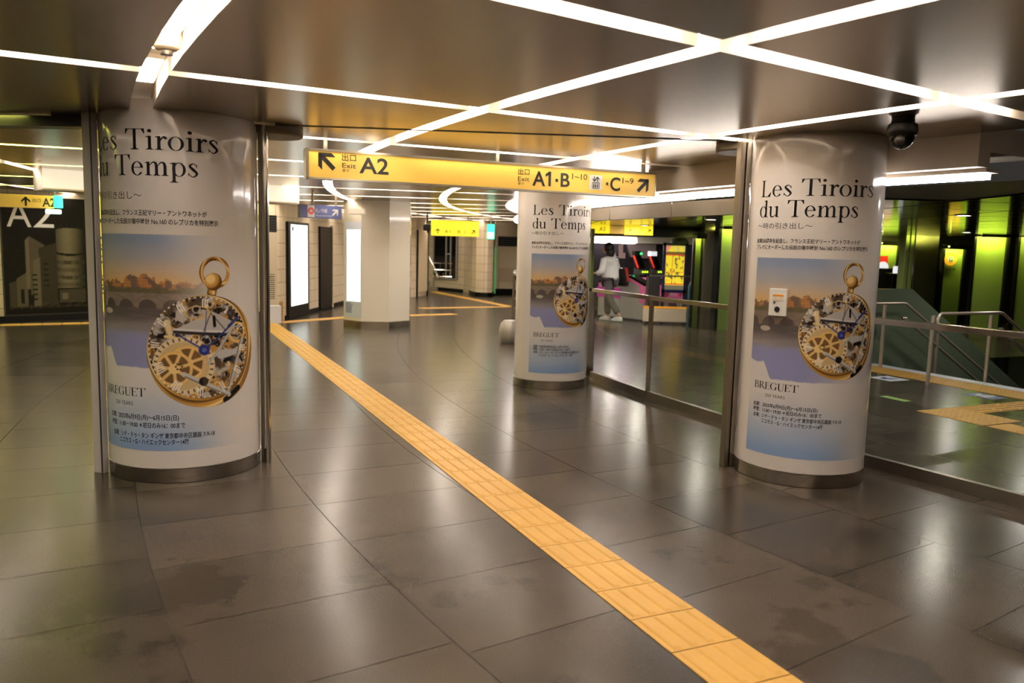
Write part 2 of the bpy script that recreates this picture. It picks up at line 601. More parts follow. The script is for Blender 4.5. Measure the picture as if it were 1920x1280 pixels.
def flat(mb, shape, o, right, up, mi=0):
    """lay a 2-D shape on a plane"""
    o, right, up = Vector(o), Vector(right), Vector(up)
    mb.raw([o + right * v[0] + up * v[1] for v in shape[0]], shape[1], mi)
def arrow2d(cx, cy, s, ang, w=.17):
    """way-finding arrow: shaft and two-armed head; ang = heading in degrees"""
    c, sn = math.cos(rad(ang)), math.sin(rad(ang))
    parts = [[(-.5, -w / 2), (.42, -w / 2), (.42, w / 2), (-.5, w / 2)]]
    h, q = .42, w
    parts.append([(.5, 0), (.5 - h, h), (.5 - h - q * 1.2, h), (.5 - q * 1.25, 0)])
    parts.append([(.5, 0), (.5 - q * 1.25, 0), (.5 - h - q * 1.2, -h), (.5 - h, -h)])
    vs, fs = [], []
    for p in parts:
        n = len(vs)
        vs += [(cx + (x * c - y * sn) * s, cy + (x * sn + y * c) * s) for x, y in p]
        fs.append(tuple(range(n, n + 4)))
    return vs, fs

# ================================================================== the setting
rng = random.Random(7)
def clip(poly, n, d, keep_neg=True):
    """Sutherland-Hodgman against n.x = d"""
    out = []
    for i in range(len(poly)):
        a, b = poly[i], poly[(i + 1) % len(poly)]
        da = a[0] * n[0] + a[1] * n[1] - d
        db = b[0] * n[0] + b[1] * n[1] - d
        if not keep_neg: da, db = -da, -db
        if da <= 0: out.append(a)
        if (da < 0 < db) or (db < 0 < da):
            t = da / (da - db)
            out.append((a[0] + (b[0] - a[0]) * t, a[1] + (b[1] - a[1]) * t))
    return out
# stairs inside the rotunda: nosing line through N0 along WV, going down along EV
N0 = Vector((5.05, 10.89, 0))
WV = Vector((0.416, -0.909, 0)).normalized()
EV = Vector((0.909, 0.416, 0)).normalized()
def ST(s, t, z=0.0):
    return N0 + EV * s + WV * t + Vector((0, 0, z))
S_EDGE, T_WALL = 0.78, -0.75
dE = S_EDGE + N0.dot(EV)
dT = T_WALL + N0.dot(WV)

def floor_tiles():
    """slabs laid in rings round the rotunda, staggered from ring to ring"""
    bm_v, bm_f, cols = [], [], []
    rings = [33.6 - 0.968 * k for k in range(0, 32)]
    rings = [25.0 + 0.968 * k for k in range(9, -18, -1)]
    start = {25: 28.13, 24: 28.19, 23: 31.49, 22: 31.95}
    for j in range(len(rings) - 1):
        r1, r0 = rings[j], rings[j + 1]
        rm = (r0 + r1) / 2
        dt = math.degrees(0.664 / rm)
        key = round(r1)
        t = start.get(key, 28.0 + rng.random() * dt)
        t -= math.ceil((t + 42) / dt) * dt
        g = 0.0022
        while t < 72:
            a, b = t + math.degrees(g / rm), t + dt - math.degrees(g / rm)
            pts = [P(r0 + g, a), P(r0 + g, (a + b) / 2), P(r0 + g, b), P(r1 - g, b), P(r1 - g, (a + b) / 2), P(r1 - g, a)]
            t += dt
            q = [(p.x, p.y) for p in pts]
            if max(p[1] for p in q) < -7 or min(p[0] for p in q) > 16 or max(p[0] for p in q) < -16: continue
            pieces = [clip(q, EV, dE), clip(clip(q, EV, dE, False), WV, dT)]
            tone = 0.82 + 0.36 * rng.random()
            if rng.random() < 0.15: tone *= 0.8
            if rm > 25: tone *= 0.8
            if rm < 20: tone *= 0.92
            for pc in pieces:
                if len(pc) < 3: continue
                n = len(bm_v)
                bm_v += [(p[0], p[1], 0.0) for p in pc]
                bm_f.append(tuple(range(n, n + len(pc))))
                cols += [(tone, tone, tone, 1)] * len(pc)
    return bm_v, bm_f, cols
fv, ff, fc = floor_tiles()
me = bpy.data.meshes.new('floor')
gp = [(-17, -8), (17, -8), (17, 34), (-17, 34)]
base = [clip(gp, EV, dE), clip(clip(gp, EV, dE, False), WV, dT)]
for pc in base:
    n = len(fv)
    fv += [(p[0], p[1], -0.0025) for p in pc]
    ff.append(tuple(range(n, n + len(pc))))
    fc += [(1, 1, 1, 1)] * len(pc)
disc = [(CX - 19.94 * math.cos(a), CY - 19.94 * math.sin(a)) for a in np.linspace(0, 2 * math.pi, 180, False)]
inner = [clip(disc, EV, dE), clip(clip(disc, EV, dE, False), WV, dT)]
for pc in inner:
    n = len(fv)
    fv += [(p[0], p[1], -0.0012) for p in pc]
    ff.append(tuple(range(n, n + len(pc))))
    fc += [(1, 1, 1, 1)] * len(pc)
me.from_pydata(fv, [], ff)
for k in ('granite', 'grout_dark', 'grout_light'): me.materials.append(M[k])
me.polygons.foreach_set('material_index', [0] * (len(ff) - len(base) - len(inner)) + [1] * len(base) + [2] * len(inner))
ca = me.color_attributes.new('Col', 'FLOAT_COLOR', 'POINT')
ca.data.foreach_set('color', [x for c in fc for x in c])
fl = bpy.data.objects.new('floor', me)
COL.objects.link(fl)
fl['kind'] = 'structure'

# ---- ceiling of the ring hall: brushed metal panels with open light slots between them
RADS = [57.3, 52.6, 47.9, 43.2, 38.5, 33.8, 29.1, 24.35, 19.65, 14.95, 10.25, 5.55, 0.85, -3.85, -8.55, -13.25, -17.95, -22.65, -27.35]
ARCS = [20.42, 21.36, 23.12, 24.9, 26.65, 28.45, 30.2]
SLOT = 0.13
cb = MB()
for i in range(len(RADS) - 1):
    for j in range(len(ARCS) - 1):
        r0, r1 = ARCS[j] + (SLOT / 2 if j else -0.22), ARCS[j + 1] - SLOT / 2
        n = 5
        lo, hi = [], []
        for k in range(n + 1):
            for r, arr in ((r0, lo), (r1, hi)):
                da = math.degrees(math.asin(SLOT / 2 / r))
                ta, tb = RADS[i + 1] + da, RADS[i] - da
                arr.append(P(r, ta + (tb - ta) * k / n, CEIL))
        ring = lo + hi[::-1]
        cb.face(ring, 0)
        for a, b in zip(ring, ring[1:] + ring[:1]):
            cb.face([a, b, b + Vector((0, 0, .11)), a + Vector((0, 0, .11))], 1)
for i in range(len(RADS) - 1):
    for j in range(len(ARCS) - 1):
        ts = [RADS[i + 1] + (RADS[i] - RADS[i + 1]) * k / 5 for k in range(6)]
        cb.face([P(ARCS[j] - (.2 if j == 0 else 0), t, CEIL + .11) for t in ts] + [P(ARCS[j + 1], t, CEIL + .11) for t in ts[::-1]], 1)
struct('ceiling', cb, ['ceiling_metal', 'trough_white'])

# ---- lighting strips in the slots
def place_words(c):
    x, y, z = c
    d = Vector((x, y, z - EYE))
    w = d.dot(_F)
    if w < 0.2: return None
    return 960 + FPX * d.dot(_R) / w, 640 - FPX * d.dot(_U) / w
ring_name = {21.36: 'first curved slot from the glass railing', 23.12: 'second curved slot from the glass railing', 24.9: 'curved slot above the left poster column', 26.65: 'curved slot left of the left column', 28.45: 'outermost curved slot by the left wall'}
def rad_name(t):
    if t > 31: return 'crosswise slot nearest the viewer' if t < 36 else {38.5: 'first', 43.2: 'second', 47.9: 'third'}.get(t, 'fourth') + ' crosswise slot behind the viewer'
    if t > 26: return 'crosswise slot crossing from left column to right'
    if t > 22: return 'crosswise slot above the yellow exit sign'
    k = {19.65: 'first', 14.95: 'second', 10.25: 'third', 5.55: 'fourth', .85: 'fifth', -3.85: 'sixth', -8.55: 'seventh', -13.25: 'eighth', -17.95: 'ninth', -22.65: 'tenth'}
    return k.get(t, 'last') + ' crosswise slot beyond the yellow exit sign'
ORD = ['nearest', 'second nearest', 'third nearest', 'fourth nearest', 'fifth nearest', 'sixth nearest', 'seventh nearest', 'eighth nearest', 'ninth nearest', 'tenth nearest', 'eleventh nearest', 'twelfth nearest', 'thirteenth nearest']
lights = []
for j, r in enumerate(ARCS[1:-1]):
    for i in range(len(RADS) - 1):
        lights.append(('arc', r, RADS[i + 1], RADS[i]))
for t in RADS[1:-1]:
    for j in range(len(ARCS) - 1):
        lights.append(('rad', t, ARCS[j], ARCS[j + 1]))
per = {}
keep = []
for L_ in lights:
    kind, a, b0, b1 = L_
    mid = P(a, (b0 + b1) / 2, CEIL) if kind == 'arc' else P((b0 + b1) / 2, a, CEIL)
    px = place_words(mid)
    vis = px is not None and -150 < px[0] < 2070 and -60 < px[1] < 640 and mid.y > 1.5
    near = (mid - Vector((0, 1, CEIL))).length < 9
    if not (vis or near): continue
    if mid.y > 33 or mid.x > 3: continue
    if kind == 'arc' and a == 24.9 and 22 < (b0 + b1) / 2 < 28: b0 = 27.0      # the slot runs into the left column
    if kind == 'rad' and a == 38.5 and not near: continue
    keep.append((mid.length, kind, a, b0, b1, vis))
keep.sort()
for dist, kind, a, b0, b1, vis in keep:
    key = (kind, rad_name(a) if kind == 'rad' else a)
    k = per.setdefault(key, 0)
    per[key] += 1
    nm = ring_name[a] if kind == 'arc' else rad_name(a)
    lab = f'white LED strip, {ORD[min(k, 12)]} length in the {nm}'
    zc = CEIL + .085
    if kind == 'arc':
        g0 = math.degrees(.12 / a)
        t0, t1 = b0 + g0, b1 - g0
        m = P(a, (t0 + t1) / 2, CEIL + .11)
        rt = thing('ceiling_light', lab, 'ceiling light', m, 'linear ceiling lights')
        MB().arcslab(a - .055, a + .055, t0, t1, zc, CEIL + .109, n=6).build('housing', 'trough_white', rt)
        MB().arcslab(a - .045, a + .045, t0 + .1, t1 - .1, zc - .012, zc - .001, n=6).build('led_strip', 'led', rt)
    else:
        r0, r1 = b0 + (.16 if b0 > 20.5 else .25), b1 - .16
        m = P((r0 + r1) / 2, a, CEIL + .11)
        rt = thing('ceiling_light', lab, 'ceiling light', m, 'linear ceiling lights')
        p0, p1 = P(r0, a), P(r1, a)
        MB().wallbox(p0, p1, zc, CEIL + .109, .11).build('housing', 'trough_white', rt)
        MB().wallbox(P(r0 + .05, a), P(r1 - .05, a), zc - .012, zc - .001, .09).build('led_strip', 'led_lime' if (r0 > 24.8 and a < 26) else 'led', rt)

# ---- bulkhead round the rotunda opening
fb = MB()
fb.arcslab(20.06, 20.2, 22.6, 32.5, 2.19, 2.46, n=14)
fb.arcslab(19.6, 19.7, -30, 22.6, 2.0, 2.46, n=60)
fb.arcslab(19.45, 20.06, 22.6, 32.5, 2.29, 2.46, n=14)
fb.arcslab(19.6, 20.24, -30, 22.6, 2.405, 2.46, n=60)
struct('trim_1', fb, 'white_paint')
cove = thing('cove_light', 'white glowing LED cove running under the curved bulkhead round the rotunda', 'cove light', P(20.0, 10, 2.19))
MB().arcslab(19.93, 20.02, 17.0, 29.4, 2.12, 2.17, n=20).build('led_strip', 'led_cool', cove)
MB().arcslab(19.93, 20.02, -18, 16.6, 2.12, 2.17, n=40).build('led_strip', 'led_cool', cove)
MB().arcslab(19.9, 20.06, 22.6, 29.4, 2.171, 2.189, n=10).build('housing', 'trough_white', cove)
cv2 = thing('cove_light', 'straight LED batten under the white ceiling box right of the right column', 'cove light', P(20.0, 31, 2.19), )
MB().arcslab(19.93, 20.02, 29.7, 32.35, 2.125, 2.165, n=6).build('led_strip', 'led_cool', cv2)
MB().arcslab(19.9, 20.06, 29.6, 32.45, 2.166, 2.189, n=6).build('housing', 'trough_white', cv2)
pn = MB()
for t0, t1 in ((15.5, 19.3), (19.34, 23.1), (23.14, 28.3)):
    pn.arcslab(19.94, 20.02, t0, t1, 1.945, 2.09, n=6)
struct('trim_2', pn, 'grey_panel')
# ceiling inside the rotunda, dark polished panels in a black grid
ib = MB()
for ix in range(0, 18):
    for iy in range(0, 26):
        x0, y0 = 0.3 + ix * 1.2, -6 + iy * 1.2
        q = [(x0 + .02, y0 + .02), (x0 + 1.18, y0 + .02), (x0 + 1.18, y0 + 1.18), (x0 + .02, y0 + 1.18)]
        rr = [math.hypot(p[0] - CX, p[1] - CY) for p in q]
        if max(rr) > 19.9: continue
        ib.face([(p[0], p[1], 2.1) for p in q], 0)
edge = [P(19.92, t, 2.112) for t in np.linspace(-35, 62, 60)]
ib.face([(p.x, p.y, p.z) for p in edge] + [(22, -2, 2.112), (22, 34, 2.112)], 1)
struct('ceiling', ib, ['black_ceiling', 'black'])

# ---- tactile paving
def tactile(name, a, b, w, label, dots=False, step=0.30, z=0.004):
    a, b = Vector((a[0], a[1], 0)), Vector((b[0], b[1], 0))
    d = (b - a).normalized()
    n = Vector((-d.y, d.x, 0))
    L_ = (b - a).length
    mb = MB()
    k = max(1, round(L_ / step))
    st = L_ / k
    for i in range(k):
        c = a + d * (st * (i + .5))
        rz = math.atan2(d.y, d.x)
        mb.box((c.x, c.y, z / 2), (st - .007, w, z), rz)
        near = c.length < 13
        if dots:
            m_ = 6 if near else 4
            for ix in range(m_):
                for iy in range(m_):
                    q = c + d * ((ix + .5) / m_ - .5) * st + n * ((iy + .5) / m_ - .5) * w
                    mb.lathe([(.016, z), (.011, z + .005), (0.001, z + .005)], (q.x, q.y, 0), 6)
        else:
            for iy in range(4):
                q = c + n * ((iy + .5) / 4 - .5) * w
                hw, hl, h = .02, st * .455, .007
                vs = []
                for sx in (-1, 1):
                    for (yy, zz) in ((-hw, z), (-hw * .55, z + h), (hw * .55, z + h), (hw, z)):
                        vs.append(q + d * (sx * (hl - (0 if zz == z else .012))) + n * yy + Vector((0, 0, zz)))
                mb.raw(vs, [(0, 1, 5, 4), (1, 2, 6, 5), (2, 3, 7, 6), (0, 3, 2, 1), (4, 5, 6, 7)])
    return tag(mb.build(name, 'yellow_tile'), label, 'tactile paving')
tactile('tactile_paving', (-4.76, 15.53), (1.32, 2.0), .335, 'long yellow ribbed tactile strip running diagonally across the foreground floor')
tactile('tactile_paving', (-4.62, 15.75), (-3.3, 17.6), .3, 'yellow tactile strip from lightbox wall to the octagonal column')
tactile('tactile_paving', (-2.5, 17.95), (-1.35, 18.75), .3, 'short yellow tactile strip just right of the octagonal column base', )
tactile('tactile_paving', (-2.35, 20.2), (-.1, 21.5), .3, 'yellow tactile strip crossing the floor behind the octagonal column')
tactile('tactile_paving', (-2.75, 27.6), (-.15, 21.7), .3, 'yellow tactile strip leading from the far stairs toward the glass railing')
tactile('tactile_paving', (-9.6, 13.75), (-7.4, 15.0), .28, 'yellow tactile strip along the floor under the black A2 wall poster')
tactile('tactile_paving', ST(.3, T_WALL), ST(.3, 4.6), .5, 'wide dotted yellow warning strip along the top of the stairs', True, z=.005)
tactile('tactile_paving', ST(-1.52, 2.06), ST(-1.52, 2.80), .58, 'dotted yellow tactile patch on the concourse floor beyond right glass railing', True)
tactile('tactile_paving', ST(-1.63, 2.82), ST(-1.63, 4.6), .33, 'ribbed yellow tactile strip running right from the dotted patch out of view')
tactile('tactile_paving', ST(-1.22, 2.22), ST(.04, 2.22), .33, 'ribbed yellow tactile strip joining the dotted patch to the stair warning strip')

# ---- outer walls
A = [(-15.0, 9.3), (-9.25, 14.45), (-8.2, 15.63), (-7.5, 16.6), (-5.35, 16.3), (-5.0, 15.74)]
wl = MB()
for a, b in zip(A, A[1:]): wl.wallbox(a, b, 0, 2.5, .2, 0)
wl_o = MB()
for a, b in zip(A, A[1:]): wl_o.wallbox(b, a, 0, 2.5, .2, 0)
struct('wall_left', wl_o, 'wall_tile')
bb = MB()
bb.wallbox((-9.24, 14.42), (-8.18, 15.61), 0, .12, .03, 1).wallbox((-15, 9.27), (-9.24, 14.42), 0, .12, .03, 1)
struct('baseboard_left', bb, 'black')
struct('wall_back', MB().wallbox((-16, -6), (18, -6), 0, 2.5, .2, 0), 'wall_beige')

# ================================================================== poster columns
def srgb2lin(a):
    a = np.clip(a, 0, 255) / 255.0
    return np.where(a <= 0.04045, a / 12.92, ((a + 0.055) / 1.055) ** 2.4)
def sstep(a, b, x):
    t = np.clip((x - a) / (b - a + 1e-12), 0, 1)
    return t * t * (3 - 2 * t)
def mix(a, b, w):
    return a * (1 - w[..., None]) + np.array(b, float) * w[..., None]
_rs = np.random.RandomState(3)
def vnoise(x, y, seed=0):
    def h(i, j):
        n = np.sin(i * 127.1 + j * 311.7 + seed * 74.7) * 43758.5453
        return n - np.floor(n)
    i, j = np.floor(x), np.floor(y)
    fx, fy = x - i, y - j
    fx, fy = fx * fx * (3 - 2 * fx), fy * fy * (3 - 2 * fy)
    return (h(i, j) * (1 - fx) + h(i + 1, j) * fx) * (1 - fy) + (h(i, j + 1) * (1 - fx) + h(i + 1, j + 1) * fx) * fy
def fbm(x, y, seed=0, o=4):
    s, a, t = 0, .5, 0
    for k in range(o):
        s = s + a * vnoise(x * 2 ** k, y * 2 ** k, seed + k)
        t += a
        a /= 2
    return s / t

def paint_picture(U, V):
    """river at dusk: sky, embankment, arched bridge, water dissolving into a periwinkle wash"""
    paper = np.array((226, 218, 212), float)
    c = np.empty(U.shape + (3,))
    c[:] = paper
    t = np.clip((V - 1.265) / .30, 0, 1)
    sky = mix(np.broadcast_to(np.array((212, 166, 96), float), c.shape).copy(), (190, 164, 136), sstep(0, .3, t))
    sky = mix(sky, (152, 152, 162), sstep(.22, .62, t))
    sky = mix(sky, (118, 136, 170), sstep(.55, 1, t))
    c = np.where((V > 1.0)[..., None], sky, c)
    # rooftops
    n1 = np.floor(vnoise(U * 26, U * 0 + 2, 5) * 5) / 5
    top = 1.262 + .03 * n1 + .03 * sstep(.02, .03, U + .16) * (1 - sstep(.05, .06, U)) + .012 * (vnoise(U * 60, U * 0, 8) > .5)
    bld = sstep(.004, -.004, V - top)
    bc = mix(np.broadcast_to(np.array((176, 108, 52), float), c.shape).copy(), (96, 72, 58), sstep(.35, .65, vnoise(U * 40, V * 40, 2)))
    bc = mix(bc, (70, 54, 46), ((np.sin(U * 420) > .3) & (np.sin(V * 330) > .2)).astype(float) * .5)
    c = mix(c, (0, 0, 0), bld * 0)
    c = c * (1 - bld[..., None]) + bc * bld[..., None]
    tree = sstep(.01, -.01, V - (1.225 + .03 * fbm(U * 22, U * 0 + 1, 4)))
    tc = mix(np.broadcast_to(np.array((92, 84, 48), float), c.shape).copy(), (58, 56, 38), fbm(U * 90, V * 90, 6))
    c = c * (1 - tree[..., None]) + tc * tree[..., None]
    # bridge
    br = sstep(.004, -.004, V - (1.196 + .012 * np.cos((U + .1) * 3)))
    bcol = mix(np.broadcast_to(np.array((128, 108, 90), float), c.shape).copy(), (92, 78, 68), fbm(U * 50, V * 80, 1))
    c = c * (1 - br[..., None]) + bcol * br[..., None]
    ph = (np.mod(U + .33, .135) - .0675) / .05
    arch = sstep(.06, -.06, ph ** 2 + ((V - 1.118) / .05) ** 2 - 1) * (V > 1.10)
    c = mix(c, (52, 42, 40), arch * .85)
    # water
    wv = sstep(.006, -.006, V - (1.115 + .006 * np.sin(U * 60)))
    t = np.clip((1.115 - V) / .2, 0, 1)
    wc = mix(np.broadcast_to(np.array((66, 58, 56), float), c.shape).copy(), (128, 120, 122), sstep(.1, .75, t))
    wc = wc + 26 * (fbm(U * 9 + V * 22, V * 60, 3)[..., None] - .5)
    wc = mix(wc, (126, 130, 182), sstep(.62, .95, t + .12 * (fbm(U * 6, V * 10, 9) - .5)))
    c = c * (1 - wv[..., None]) + wc * wv[..., None]
    boat = sstep(.15, -.15, ((U + .285) / .042) ** 2 + ((V - 1.085) / .018) ** 2 - 1)
    c = mix(c, (196, 184, 166), boat * .8)
    # lower edge of the wash
    edge = np.where(U < -.29, .862 - .02 * np.sin((U + .40) * 24), .855 - .12 * sstep(-.29, -.21, U)) + .018 * (fbm(U * 14, U * 0, 12) - .5)
    low = sstep(.004, -.004, V - edge)
    t = np.clip((V - .2) / .5, 0, 1)
    lc = mix(np.broadcast_to(np.array((118, 152, 204), float), c.shape).copy(), (172, 186, 212), sstep(0, .45, t))
    lc = mix(lc, (222, 216, 214), sstep(.35, .95, t))
    c = c * (1 - low[..., None]) + lc * low[..., None]
    fade = np.maximum(sstep(.02, .40, U - .05 * np.cos(V * 5)) * (.45 + .55 * sstep(.3, .9, V)), sstep(.08, .52, U))
    c = c * (1 - fade[..., None]) + paper * fade[..., None]
    c = c * .84 + paper * .16
    return c * .955

def paint_watch(X, Y):
    """open-worked pocket watch, case radius 1; returns colour and coverage"""
    r = np.hypot(X, Y)
    th = np.degrees(np.arctan2(Y, X))
    c = np.zeros(X.shape + (3,))
    cov = np.zeros(X.shape)
    def put(mask, col):
        nonlocal c
        m = np.clip(mask, 0, 1)[..., None]
        c = c * (1 - m) + np.broadcast_to(np.array(col, float), c.shape) * m if not isinstance(col, np.ndarray) or col.ndim == 1 else c * (1 - m) + col * m
    AA = .012
    def disc(cx, cy, rr): return sstep(AA, -AA, np.hypot(X - cx, Y - cy) - rr)
    def ring(cx, cy, rr, w, sx=1, sy=1): return sstep(AA, -AA, np.abs(np.hypot((X - cx) / sx, (Y - cy) / sy) - rr) - w / 2)
    def bar(x0, y0, x1, y1, w, w1=None):
        dx, dy = x1 - x0, y1 - y0
        L2 = dx * dx + dy * dy
        t = np.clip(((X - x0) * dx + (Y - y0) * dy) / L2, 0, 1)
        d = np.hypot(X - x0 - t * dx, Y - y0 - t * dy)
        ww = w if w1 is None else w + (w1 - w) * t
        return sstep(AA, -AA, d - ww / 2)
    gold = lambda k: np.array((206, 162, 92), float) * k
    def goldshade(v):
        v = np.clip(v, 0, 1)
        g = np.empty(X.shape + (3,))
        g[:] = (96, 66, 28)
        g = mix(g, (190, 142, 68), sstep(0, .4, v))
        g = mix(g, (236, 204, 140), sstep(.45, .7, v))
        g = mix(g, (150, 104, 48), sstep(.75, 1, v))
        return g
    # bow, ball and neck
    put(ring(.20, 1.36, .245, .075), goldshade(.5 + .5 * np.sin(th * .35) + .9 * (np.hypot(X - .2, Y - 1.36) - .245) / .08))
    cov = np.maximum(cov, ring(.20, 1.36, .245, .075))
    nk = bar(.13, 1.0, .155, 1.16, .17)
    put(nk, goldshade(.55 + (X - .13) / .16))
    put(disc(.165, 1.2, .155), goldshade(.75 - ((X - .11) ** 2 + (Y - 1.25) ** 2) * 22))
    cov = np.maximum(cov, np.maximum(nk, disc(.165, 1.2, .155)))
    # case edge seen at lower right
    body = disc(.02, -.03, 1.0)
    cov = np.maximum(cov, body)
    put(body, goldshade(.45 + .45 * np.cos(np.radians(th * 2 + 60)) + .5 * (r - .93) / .1))
    put(bar(.35, -.93, .62, -.74, .1), (30, 26, 22))
    put(disc(-.035, .035, .955), (60, 44, 28))
    put(disc(-.035, .035, .94), goldshade(.55 + .4 * np.cos(np.radians(th - 130))))
    face = disc(-.045, .045, .90)
    put(face, (92, 74, 52))
    fx, fy = -.045, .045
    rf = np.hypot(X - fx, Y - fy)
    base = mix(np.broadcast_to(np.array((78, 64, 50), float), c.shape).copy(), (176, 168, 160), sstep(.45, .62, fbm(X * 5 + 3, Y * 5, 21)))
    base = mix(base, (178, 132, 66), sstep(.52, .66, fbm(X * 6, Y * 6 + 9, 31)))
    base = mix(base, (28, 24, 24), sstep(.55, .68, fbm(X * 8 + 5, Y * 8 + 2, 41)))
    put(face * (rf < .9), base)
    R_ = np.random.RandomState(11)
    pal = [(182, 178, 176), (146, 142, 142), (196, 152, 84), (226, 190, 124), (34, 30, 32), (112, 84, 48), (168, 160, 152)]
    for _ in range(110):
        a, d = R_.uniform(0, 2 * np.pi), .86 * np.sqrt(R_.uniform(0, 1))
        x, y = fx + d * np.cos(a), fy + d * np.sin(a)
        col = pal[R_.randint(len(pal))]
        kd = R_.randint(3)
        if kd == 0: put(bar(x, y, x + R_.uniform(-.2, .2), y + R_.uniform(-.2, .2), R_.uniform(.02, .05)) * (rf < .87), col)
        elif kd == 1: put(ring(x, y, R_.uniform(.03, .09), .025) * (rf < .87), col)
        else: put(disc(x, y, R_.uniform(.015, .045)) * (rf < .87), col)
    # plates and bridges
    fan = ((Y > .30) & (Y < .68 - .5 * np.abs(X - .12)) & (X > -.55) & (X < .5)).astype(float)
    put(fan, (176, 170, 166))
    put(bar(-.5, .33, .42, .25, .05), (44, 42, 44))
    put(bar(-.5, .38, .4, .30, .03), (206, 202, 198))
    put(bar(.1, .65, .38, .32, .02), (90, 84, 80))
    put(bar(.1, .65, -.02, .34, .02), (90, 84, 80))
    put(bar(.16, .58, .17, .42, .05), (24, 22, 24))
    put(bar(-.62, .5, -.55, .2, .1, .06), (216, 196, 150))
    put(bar(-.6, .18, -.3, .2, .07), (176, 172, 168))
    put(ring(-.12, .66, .2, .03, 1, .55), (206, 168, 96))
    # great wheel with its subdial
    gx, gy = -.43, -.26
    put(disc(-.36, -.27, .52) * (rf < .88), (196, 168, 122))
    put(ring(-.36, -.27, .47, .09) * (rf < .88), (216, 196, 160))
    tick = (np.mod(np.degrees(np.arctan2(Y + .27, X + .36)), 12) < 4).astype(float)
    put(ring(-.36, -.27, .47, .06) * tick * (rf < .88), (110, 88, 60))
    for (x, y, q) in ((-.30, -.22, .3), (-.52, -.32, .3)):
        put(disc(x, y, q), (112, 82, 50))
        put(ring(x, y, q - .02, .05), (224, 182, 108))
        for k in range(7):
            a = k * 2 * np.pi / 7 + q
            put(bar(x, y, x + (q - .03) * np.cos(a), y + (q - .03) * np.sin(a), .055), (222, 184, 116))
        put(disc(x, y, .09), (232, 198, 134))
    for k in range(6):
        a = k * np.pi / 3
        put(disc(-.44 + .05 * np.cos(a), -.28 + .05 * np.sin(a), .017), (80, 62, 44))
    # balance and levers on the right
    put(ring(.62, .28, .17, .045), (216, 176, 100))
    put(bar(.50, .38, .76, .2, .03), (196, 156, 90))
    put(bar(.28, -.1, .62, -.06, .16, .1), (178, 174, 172))
    put(bar(.34, -.22, .60, -.18, .05), (26, 26, 28))
    put(bar(.72, .12, .40, -.78, .075), (178, 174, 170))
    put(bar(.70, .14, .38, -.78, .02), (92, 88, 86))
    put(bar(-.36, -.42, .42, -.84, .085), (186, 182, 178))
    put(bar(-.34, -.46, .40, -.86, .02), (96, 92, 90))
    put(bar(.05, -.25, .55, .42, .05), (168, 166, 166))
    put(bar(-.02, -.1, -.06, -.5, .04), (200, 170, 120))
    put(disc(-.04, -.56, .08), (38, 34, 34))
    # chapter ring
    for k in range(12):
        a = math.radians(90 - k * 30 - 4)
        n = [3, 1, 2, 3, 3, 2, 3, 4, 5, 3, 2, 3][k]
        for q in range(n):
            aa = a + (q - (n - 1) / 2) * .05
            put(bar(fx + .72 * np.cos(aa), fy + .72 * np.sin(aa), fx + .85 * np.cos(aa), fy + .85 * np.sin(aa), .022), (238, 232, 222))
    dots = (np.mod(np.degrees(np.arctan2(Y - fy, X - fx)), 6) < 2.2).astype(float)
    put(ring(fx, fy, .885, .022) * dots, (240, 232, 216))
    # blued hands
    blue = (44, 52, 120)
    put(bar(-.02, .0, -.45, .28, .025), blue)
    put(bar(-.02, .0, .60, .52, .03), blue)
    put(bar(.44, .40, .62, .54, .055), blue)
    put(bar(-.02, .0, .03, .68, .012), (60, 60, 90))
    put(disc(-.02, .0, .095), blue)
    put(disc(-.02, .0, .04), (84, 96, 170))
    return c, cov

def grid_print(name, mp, u0, u1, v0, v1, du, col, cov=None, material='poster_print', parent=None):
    """a printed sheet as a fine mesh carrying its colours"""
    nu, nv = int((u1 - u0) / du) + 1, int((v1 - v0) / du) + 1
    us, vs = np.linspace(u0, u1, nu), np.linspace(v0, v1, nv)
    U, V = np.meshgrid(us, vs)
    c = col(U, V)
    keep = None
    if isinstance(c, tuple): c, keep = c
    XYZ = mp(U, V).reshape(-1, 3)
    i, j = np.meshgrid(np.arange(nu - 1), np.arange(nv - 1))
    a = (j * nu + i).ravel()
    F = np.stack([a, a + 1, a + nu + 1, a + nu], 1)
    if keep is not None:
        k = keep.ravel() > .5
        F = F[k[F].sum(1) >= 3]
        used = np.unique(F)
        re = -np.ones(nu * nv, int)
        re[used] = np.arange(len(used))
        F, XYZ = re[F], XYZ[used]
        c = c.reshape(-1, 3)[used]
    else:
        c = c.reshape(-1, 3)
    if parent is not None: XYZ = XYZ - np.array(LOC[parent])
    me = bpy.data.meshes.new(name)
    me.from_pydata(XYZ.tolist(), [], F.tolist())
    ca = me.color_attributes.new('Col', 'FLOAT_COLOR', 'POINT')
    ca.data.foreach_set('color', np.c_[srgb2lin(c), np.ones(len(c))].ravel())
    me.polygons.foreach_set('use_smooth', [True] * len(me.polygons))
    me.materials.append(M[material])
    o = bpy.data.objects.new(name, me)
    COL.objects.link(o)
    if parent is not None: o.parent = parent
    LOC[o] = LOC[parent] if parent is not None else Vector()
    return o

